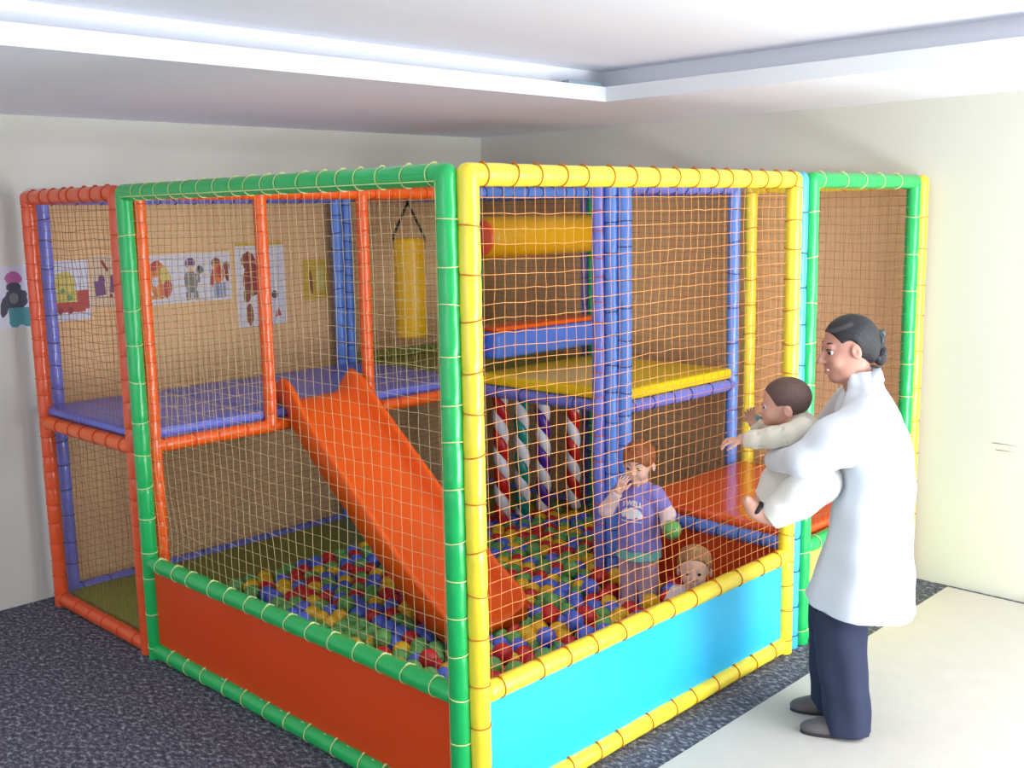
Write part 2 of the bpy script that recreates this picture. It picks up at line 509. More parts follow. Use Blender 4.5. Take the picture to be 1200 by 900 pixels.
# ---------------- nets
def net(name, origin, ud, nd, W, H, m, label, cell=.05, rad=.0012, sag=.008, jit=.0028, hole=None, seed=1):
    r_ = np.random.default_rng(seed)
    nu, nv = int(round(W / cell)) + 1, int(round(H / cell)) + 1
    ud, nd = np.array(ud, float), np.array(nd, float); zd = np.array([0, 0, 1.0]); og_ = np.array(origin, float)
    U, Vv = np.meshgrid(np.linspace(0, 1, nu), np.linspace(0, 1, nv), indexing='ij')
    lowf = lambda a: sum(np.sin(U * k1 * 6.28 + p1) * np.sin(Vv * k2 * 6.28 + p2) for k1, k2, p1, p2 in r_.uniform([.5, .5, 0, 0], [2.5, 2.5, 6, 6], (5, 4))) * a
    edge = np.clip(np.minimum(np.minimum(U, 1 - U) * W, np.minimum(Vv, 1 - Vv) * H) / .12, 0, 1)
    du = lowf(.0022) * edge + r_.normal(0, jit * .5, U.shape) * edge
    dv = lowf(.0022) * edge + r_.normal(0, jit * .5, U.shape) * edge - sag * np.sin(U * 3.14) * edge
    dn = (lowf(.005) + sag * .5 * np.sin(U * 3.14) * np.sin(Vv * 3.14)) * edge
    P = og_ + (U * W + du)[..., None] * ud + (Vv * H + dv)[..., None] * zd + dn[..., None] * nd
    VV, FF = [], []
    base = 0
    def strand(pts, side):
        nonlocal base
        n = len(pts)
        c = np.array([[1, 0], [0, 1], [-1, 0], [0, -1]]) * rad
        v = (pts[:, None, :] + c[None, :, :1] * side + c[None, :, 1:] * nd).reshape(-1, 3)
        VV.append(v)
        for i in range(n - 1):
            for j in range(4):
                FF.append((base + i * 4 + j, base + i * 4 + (j + 1) % 4, base + (i + 1) * 4 + (j + 1) % 4, base + (i + 1) * 4 + j))
        base += n * 4
    def runs(mask):
        out, cur = [], []
        for i, k in enumerate(mask):
            if k: cur.append(i)
            else:
                if len(cur) > 1: out.append(cur)
                cur = []
        if len(cur) > 1: out.append(cur)
        return out
    keep = np.ones(U.shape, bool) if hole is None else ~hole(U * W, Vv * H)
    for i in range(nu):
        for r1 in runs(keep[i]): strand(P[i, r1], ud)
    for j in range(nv):
        for r1 in runs(keep[:, j]): strand(P[r1, j], zd)
    o = mesh_obj(name, np.concatenate(VV), FF, m, play)
    o['label'] = label
    return o


X_, Y_ = (1, 0, 0), (0, 1, 0)
net('safety_net', (.012, .07, .50), Y_, X_, 2.10, 1.68, M['net_pale'], 'straw coloured net above green rail', cell=.054, rad=.00095, seed=2)
net('safety_net', (.07, .012, .50), X_, Y_, 1.95, 1.68, M['net_orange'], 'orange net above yellow rail', seed=3)
net('safety_net', (.0, 2.29, 1.06), Y_, X_, .94, 1.11, M['net_brown'], 'brown net in upper orange bay', cell=.045, rad=.0011, seed=4)
net('safety_net', (.0, 2.29, .07), Y_, X_, .94, .92, M['net_brown'], 'brown net in lower orange bay', cell=.045, rad=.0011, seed=5)
net('safety_net', (.12, 3.33, 1.05), X_, Y_, 1.88, 1.13, M['net_back'], 'rust net along back wall, upper', cell=.04, seed=6, rad=.0012)
net('safety_net', (.12, 3.33, .06), X_, Y_, 1.88, .94, M['net_back'], 'rust net along back wall, lower', cell=.04, seed=7, rad=.0012)
net('safety_net', (2.13, 3.33, .06), X_, Y_, 1.15, 2.12, M['net_back'], 'rust net in far corner', cell=.04, seed=8, rad=.0012)
net('safety_net', (3.35, 1.10, .06), Y_, X_, 1.12, 2.12, M['net_back'], 'rust net on right wall', cell=.04, seed=9, rad=.0012)
net('safety_net', (3.35, 2.28, .06), Y_, X_, 1.0, 2.12, M['net_back'], 'rust net on right wall, far bay', cell=.04, seed=10, rad=.0012)
net('safety_net', (3.372, .03, .5), Y_, X_, .97, 1.68, M['net_back'], 'rust net on right wall, near bay', cell=.05, seed=11, rad=.0013)
net('safety_net', (2.235, .005, .50), X_, Y_, 1.0, 1.67, M['net_brown'], 'brown net in green doorway bay', rad=.0009, seed=12)
net('safety_net', (.10, 2.206, 1.05), X_, Y_, .59, 1.12, M['net_pale'], 'straw net left of slide', rad=.001, seed=13)
net('safety_net', (1.39, 2.206, 1.05), X_, Y_, .77, 1.12, M['net_pale'], 'straw net right of slide', rad=.001, seed=14)

# ---------------- mats and decks
def mat_obj(name, lo, hi, m, label, cat='mat', r=.018, puff=.008):
    lo, hi = np.array(lo, float), np.array(hi, float)
    bm = bmesh.new()
    bmesh.ops.create_cube(bm, size=1)
    for v in bm.verts:
        v.co = Vector((lo + hi) / 2 + np.array(v.co) * (hi - lo))
    bmesh.ops.bevel(bm, geom=bm.edges[:], offset=r, segments=3, profile=.5, affect='EDGES')
    bmesh.ops.subdivide_edges(bm, edges=[e for e in bm.edges if e.calc_length() > .2], cuts=14, use_grid_fill=True)
    for v in bm.verts:
        if v.co.z > hi[2] - .002:
            a = (v.co.x - lo[0]) / (hi[0] - lo[0]) * 2 - 1; b = (v.co.y - lo[1]) / (hi[1] - lo[1]) * 2 - 1
            v.co.z += puff * (1 - a * a) * (1 - b * b) + .0015 * math.sin(v.co.x * 17) * math.sin(v.co.y * 15)
    me = bpy.data.meshes.new(name); bm.to_mesh(me); bm.free()
    me.polygons.foreach_set('use_smooth', [True] * len(me.polygons))
    me.materials.append(m)
    o = link(bpy.data.objects.new(name, me))
    return tag(o, label, cat)


mat_obj('deck_mat', (.0, 2.205, 1.058), (.685, 3.28, 1.105), M['mat_blue'], 'blue padded deck mat at upper left, left of the slide', 'mat')
mat_obj('deck_mat', (.69, 2.205, 1.058), (2.16, 3.28, 1.105), M['mat_blue'], 'blue padded deck mat behind the top of the slide, under the punch bag', 'mat')
mat_obj('deck_mat', (2.18, 1.085, 1.058), (3.28, 2.19, 1.122), M['mat_yellow'], 'yellow padded deck mat on the right upper level', 'mat')
mat_obj('deck_mat', (2.18, 2.21, 1.058), (3.28, 3.28, 1.105), M['mat_green'], 'dull green deck mat in the far upper corner', 'mat')
mat_obj('floor_mat', (.05, 2.21, .0), (2.15, 3.28, .06), M['mat_green'], 'olive green floor mat under the blue deck', 'mat')
mat_obj('floor_mat', (2.17, 1.24, .0), (3.28, 3.28, .055), M['mat_green'], 'olive green floor mat under the yellow deck', 'mat')
mat_obj('floor_mat', (.06, .06, .0), (2.15, 2.2, .06), M['mat_blue'], 'blue floor mat under the balls of the pit', 'mat', puff=.0)
mat_obj('seat_mat', (2.19, .03, .50), (3.33, 1.06, .545), M['mat_orange'], 'glossy orange padded platform mat beside the standing toddler', 'mat', puff=.003)
for nm, lo, hi in (('seat_base', (2.23, .045, .0), (3.3, 1.05, .498)),):
    o = box_obj(nm, lo, hi, M['panel_orange'], play, .01)
for lo, hi in (((.03, 2.23, 1.03), (2.15, 3.29, 1.057)), ((2.22, 1.13, 1.03), (3.29, 3.29, 1.057))):
    box_obj('deck_board', lo, hi, M['violet'], play, .004)

# ---------------- slide
def slide_z(Y):
    return np.where(Y > 1.2, .30 + (Y - 1.2) * .82, .2 + np.clip((Y - .93) / .27, 0, 1) ** 1.6 * .10)
ys = np.concatenate([[2.30, 2.26, 2.22], np.linspace(2.18, 1.2, 26), np.linspace(1.17, .93, 10)])
zc = slide_z(np.minimum(ys, 2.2)) + np.where(ys > 2.2, (2.2 - ys) * -.12, 0)
zc = np.convolve(np.pad(zc, 2, 'edge'), np.ones(5) / 5, 'valid')
zc[0:3] = [1.124, 1.124, 1.122]
sec = []
CX, HW = 1.035, .255
VV, FF = [], []
for i, (Y, z) in enumerate(zip(ys, zc)):
    s = (2.30 - Y) / 1.37
    h = .115 + .030 * math.exp(-((Y - 2.14) / .10) ** 2) - .06 * max(0, (1.15 - Y) / .22) ** 1.5
    if Y > 2.2: h *= 1 - .45 * ((Y - 2.2) / .1) ** 2
    h = max(h, .03)
    hw = HW - .02 * math.exp(-((Y - 2.2) / .12) ** 2)
    if Y < 1.0: hw -= .05 * ((1.0 - Y) / .07) ** 2 * .5
    L = [(-hw, -.05), (-hw - .002, h * .5), (-hw - .004, h - .012), (-hw + .002, h + .002), (-hw + .014, h + .008), (-hw + .026, h + .002), (-hw + .034, h - .014),
         (-hw + .045, .05), (-hw + .062, .015), (-hw + .09, .0)]
    ring = L + [(0, -.004)] + [(-a, b) for a, b in L[::-1]]
    ring += [(hw - .03, -.052), (0, -.052), (-hw + .03, -.052)]
    if Y > 2.15: ring = [(a, max(b, -.004)) for a, b in ring]
    VV += [(CX + a, Y, z + b) for a, b in ring]
K = len(ring)
for i in range(len(ys) - 1):
    for j in range(K):
        FF.append((i * K + j, i * K + (j + 1) % K, (i + 1) * K + (j + 1) % K, (i + 1) * K + j))
FF.append(tuple(range(K))); FF.append(tuple(range((len(ys) - 1) * K, len(ys) * K))[::-1])
sl = mesh_obj('slide', VV, FF, M['slide'])
bm = bmesh.new(); bm.from_mesh(sl.data); bmesh.ops.recalc_face_normals(bm, faces=bm.faces[:]); bm.to_mesh(sl.data); bm.free()
sl.data.polygons.foreach_set('use_smooth', [True] * len(sl.data.polygons))
tag(sl, 'orange plastic slide running from the blue deck down into the balls', 'slide')
mb = MB(); mb.add(*rbox((CX - .12, 1.0, .06), (CX + .12, 1.16, .165), .01)); mb.build('foot_block', M['slide'], sl)

# ---------------- mangle rollers between the decks
rl = empty('padded_roller', (2.75, 2.2, 1.935))
tag(rl, 'yellow padded roller mounted high between the posts above the orange topped barrier', 'roller')
mb = MB()
prof = [(-.50, .0), (-.50, .085), (-.495, .105), (-.482, .118), (-.46, .125), (.46, .125), (.485, .117), (.497, .1), (.502, .07), (.502, 0)]
def lathe_x(prof, seg=40):
    V_, F_ = [], []
    for x, r in prof:
        for k in range(seg):
            a = 2 * math.pi * k / seg
            V_.append((x, r * math.cos(a), r * math.sin(a)))
    for i in range(len(prof) - 1):
        for k in range(seg):
            F_.append((i * seg + k, i * seg + (k + 1) % seg, (i + 1) * seg + (k + 1) % seg, (i + 1) * seg + k))
    return V_, F_
mb.add(*lathe_x(prof)); mb.build('roller_pad', mat('roller_yellow_vinyl', (232, 170, 14), .4, .06, 14), rl)
mb = MB(); mb.add(*lathe_x([(-.515, 0), (-.515, .098), (-.508, .106), (-.498, .108), (-.49, .106), (-.49, 0)])); mb.build('end_cap', M['red_orange'], rl)
mb = MB(); mb.add(*lathe_x([(-.55, 0), (-.55, .02), (.55, .02), (.55, 0)], 14)); mb.build('axle', M['violet'], rl)

br = empty('padded_barrier', (2.75, 2.2, 1.2))
tag(br, 'blue padded barrier box with an orange top below the yellow roller', 'barrier')
v, f = rbox((-.50, -.115, 0), (.505, .10, .165), .03, 4); mesh_obj('barrier_pad', v, f, mat('barrier_blue_vinyl', (88, 128, 226), .35, .06, 14), br)
v, f = rbox((-.485, -.105, .165), (.49, .10, .195), .012, 3); mesh_obj('top_pad', v, f, M['orange'], br)
mb = MB(); mb.add(*[np.array(a) if i == 0 else a for i, a in enumerate(lathe_x([(-.55, 0), (-.55, .018), (.55, .018), (.55, 0)], 12))]); mb.v[0] = mb.v[0] + [0, 0, .08]; mb.build('axle', M['violet'], br)

# ---------------- four twisted hanging rolls
for i, (x, z0, key, cn) in enumerate(((2.385, .13, 'red_pad', 'red'), (2.575, .135, 'teal_pad', 'green'), (2.775, .12, 'purple_pad', 'purple'), (3.075, .075, 'red_pad', 'red'))):
    root = empty('twisted_roll', (x, 2.2, z0))
    pos = ['leftmost of the four', 'second from the left', 'third from the left', 'beside the green post'][i]
    tag(root, '%s and white twisted roll hanging below the deck, %s' % (cn, pos), 'hanging roll', 'twisted rolls hanging below the yellow deck')
    Hh = .985 - z0
    n, ka = 90, 14
    for sname, m_, ph in (('white_strand', M['white_pad'], 0), ('%s_strand' % cn, M[key], math.pi)):
        VV, FF = [], []
        for k in range(n):
            t = k / (n - 1)
            e = min(1.0, min(t, 1 - t) / .03 + .25) ** .5
            a0 = -t * Hh / .24 * 2 * math.pi + ph + i * 1.3
            for q in range(ka):
                u = q / (ka - 1)
                R_s = (.036 + .0145 * math.sin(math.pi * u) ** .7) * e
                VV.append((R_s * math.cos(a0 + math.pi * u), R_s * math.sin(a0 + math.pi * u), t * Hh))
        for k in range(n - 1):
            for q in range(ka):
                FF.append((k * ka + q, k * ka + (q + 1) % ka, (k + 1) * ka + (q + 1) % ka, (k + 1) * ka + q))
        FF.append(tuple(range(ka))[::-1]); FF.append(tuple(range((n - 1) * ka, n * ka)))
        mesh_obj(sname, VV, FF, m_, root)
    v, f = sweep([(0, 0, Hh - .02), (0, 0, Hh + .02)], .006, 8); mesh_obj('hanging_strap', v, f, M['black'], root)

# ---------------- punch bag
pb = empty('punch_bag', (2.15, 2.75, 1.305))
tag(pb, 'yellow cylindrical punch bag hanging on black straps over the upper deck', 'punch bag')
def lathe_z(prof, seg=40):
    v, f = lathe_x(prof, seg)
    return [(b, c, a) for a, b, c in v], f
mb = MB(); mb.add(*lathe_z([(0, 0), (0, .085), (.006, .095), (.02, .1), (.605, .1), (.622, .095), (.63, .085), (.63, 0)])); mb.build('bag_body', mat('bag_yellow_vinyl', (242, 184, 20), .33, .05, 14), pb)
for a in (0.3, 0.3 + math.pi * .95):
    p0 = np.array([.098 * math.cos(a - .8), .098 * math.sin(a - .8), .56]); p1 = np.array([.1 * math.cos(a - .8), .1 * math.sin(a - .8), .635]); p2 = np.array([0, 0, .85])
    v, f = sweep([p0, p1, p1 * .55 + p2 * .45, p2], [.009, .009, .008, .008], 8); mesh_obj('strap', v, f, M['black'], pb)
v, f = sweep([(0, 0, .835), (0.01, 0, .895)], .011, 8); mesh_obj('hook', v, f, M['black'], pb)

# ---------------- children's drawings on the back wall
PAP = dict(white=(226, 224, 240), tan=(226, 196, 160), mustard=(214, 168, 40), pink=(196, 92, 160), dark=(60, 62, 76), teal=(64, 148, 156), red=(196, 60, 60), yellowc=(222, 200, 96),
           purple=(104, 60, 120), orange=(232, 120, 60), grey=(120, 122, 120), skin=(232, 190, 160), blue=(120, 140, 190), brown=(134, 64, 50), maroon=(140, 40, 44), greenc=(90, 150, 90))
PK = list(PAP)
PM = [mat('paper_' + k, tuple(int(v * .82 + 226 * .18) for v in c), .85) for k, c in PAP.items()]
def drawing(x0, x1, z0, z1, sheet, shapes, label):
    """paper sheet with flat crayon shapes; shape = (colour, cx, cz, rx, rz, tilt, sides)"""
    mb = MB()
    mb.add(*rbox((x0, WY - .0025, z0), (x1, WY + .0005, z1), 0), PK.index(sheet))
    w, h = x1 - x0, z1 - z0
    for n, (c, cx, cz, rx, rz, tl, sd) in enumerate(shapes):
        yy = WY - .003 - .0004 * (n + 1)
        r2 = random.Random(n * 7 + int(cx * 100))
        pts = []
        K = sd if sd > 2 else 22
        for k in range(K):
            a = 2 * math.pi * k / K + (math.pi / sd if sd > 2 else 0)
            q = 1 + (r2.uniform(-.09, .09) if sd <= 2 else r2.uniform(-.04, .04))
            u, v_ = rx * q * math.cos(a) * (1.3 if sd == 4 else 1), rz * q * math.sin(a) * (1.3 if sd == 4 else 1)
            pts.append((x0 + (cx + u * math.cos(tl) - v_ * math.sin(tl)) * w, yy, z0 + (cz + u * math.sin(tl) + v_ * math.cos(tl)) * h))
        pts2 = [(a, yy + .0004 * (n + 1) + .001, b) for a, _, b in pts]
        mb.add(pts + pts2, [tuple(range(K))] + [(k, k + K, (k + 1) % K + K, (k + 1) % K) for k in range(K)], PK.index(c))
    o = mb.build('drawing', PM, None, False)
    return tag(o, label, 'drawing', "children's drawings on the back wall")
drawing(-.145, .085, 1.52, 1.85, 'white', [('pink', .42, .80, .20, .11, 0, 1), ('dark', .42, .66, .17, .08, 0, 1), ('dark', .45, .46, .26, .19, .1, 1), ('dark', .18, .36, .09, .18, -.4, 1), ('grey', .4, .48, .1, .09, 0, 1), ('teal', .5, .19, .26, .15, 0, 4), ('teal', .38, .08, .12, .07, 0, 1), ('teal', .68, .08, .12, .07, 0, 1)], 'drawing of a figure in a pink hat, leftmost on the wall beside the orange post')
drawing(.10, .365, 1.535, 1.865, 'white', [('yellowc', .48, .62, .22, .2, 0, 1), ('yellowc', .46, .42, .26, .2, 0, 1), ('greenc', .42, .5, .05, .04, 0, 1), ('greenc', .56, .38, .06, .05, 0, 1), ('red', .56, .22, .36, .09, .0, 4), ('red', .84, .34, .13, .17, 0, 4), ('maroon', .55, .17, .05, .06, 0, 1), ('maroon', .34, .17, .05, .06, 0, 1)], 'drawing of a yellow and red toy car, second on the wall')
drawing(.375, .655, 1.60, 1.885, 'tan', [('purple', .18, .36, .12, .16, .1, 4), ('purple', .22, .52, .07, .10, 0, 1), ('purple', .55, .42, .17, .19, -.1, 4), ('purple', .58, .6, .08, .1, 0, 1), ('maroon', .3, .80, .03, .13, .5, 4), ('maroon', .52, .86, .03, .09, -.6, 4), ('maroon', .72, .84, .025, .06, .9, 4), ('maroon', .78, .66, .03, .05, 0, 1), ('maroon', .9, .52, .03, .05, 0, 1), ('maroon', .84, .36, .03, .04, 0, 1), ('maroon', .4, .2, .03, .04, 0, 1)], 'tan sheet with purple shapes and red specks, left of the green far post')
drawing(.70, .905, 1.585, 1.875, 'white', [('orange', .42, .5, .36, .33, .2, 1), ('yellowc', .6, .55, .16, .2, .2, 1), ('red', .66, .3, .14, .18, -.4, 1), ('white', .3, .46, .10, .1, 0, 1), ('orange', .3, .14, .28, .04, 0, 1), ('red', .3, .78, .18, .09, .4, 1)], 'white sheet with curled orange and red creature, left end of the white strip')
drawing(.906, 1.085, 1.585, 1.875, 'white', [('purple', .48, .80, .19, .11, 0, 1), ('skin', .5, .67, .13, .08, 0, 1), ('purple', .46, .52, .24, .09, .1, 1), ('grey', .5, .38, .22, .2, 0, 1), ('grey', .34, .46, .1, .17, -.2, 1), ('dark', .82, .66, .12, .09, 0, 1), ('grey', .76, .52, .05, .14, .1, 4), ('grey', .36, .13, .09, .10, 0, 1), ('grey', .64, .13, .09, .10, 0, 1)], 'white sheet with a grey figure in a purple cap, second of the white strip')
drawing(1.086, 1.265, 1.585, 1.875, 'white', [('brown', .44, .78, .17, .12, 0, 1), ('orange', .5, .56, .25, .2, 0, 1), ('red', .3, .48, .08, .2, -.3, 1), ('red', .56, .6, .1, .14, 0, 1), ('brown', .84, .7, .12, .10, 0, 1), ('maroon', .84, .52, .07, .14, .1, 1), ('blue', .42, .2, .11, .17, 0, 4), ('blue', .66, .2, .11, .17, 0, 4)], 'white sheet with a red coated figure in blue trousers, third of the white strip')
drawing(1.30, 1.66, 1.40, 1.905, 'white', [('maroon', .26, .82, .14, .11, 0, 1), ('maroon', .34, .58, .2, .2, 0, 1), ('brown', .2, .40, .07, .1, 0, 1), ('brown', .24, .16, .07, .14, 0, 1), ('purple', .52, .4, .1, .22, 0, 1), ('dark', .62, .42, .07, .05, .3, 1), ('dark', .76, .38, .06, .05, 0, 1), ('red', .82, .14, .08, .07, .6, 3)], 'tall white sheet with a dark red figure, behind the orange post left of the slide')
drawing(1.30, 1.655, 1.908, 1.925, 'mustard', [], 'narrow mustard paper strip just above the tall white sheet')
drawing(1.80, 2.00, 1.54, 1.80, 'mustard', [('brown', .3, .45, .06, .3, .1, 1), ('yellowc', .65, .5, .18, .3, 0, 4)], 'mustard yellow sheet on the wall beside the blue back posts')

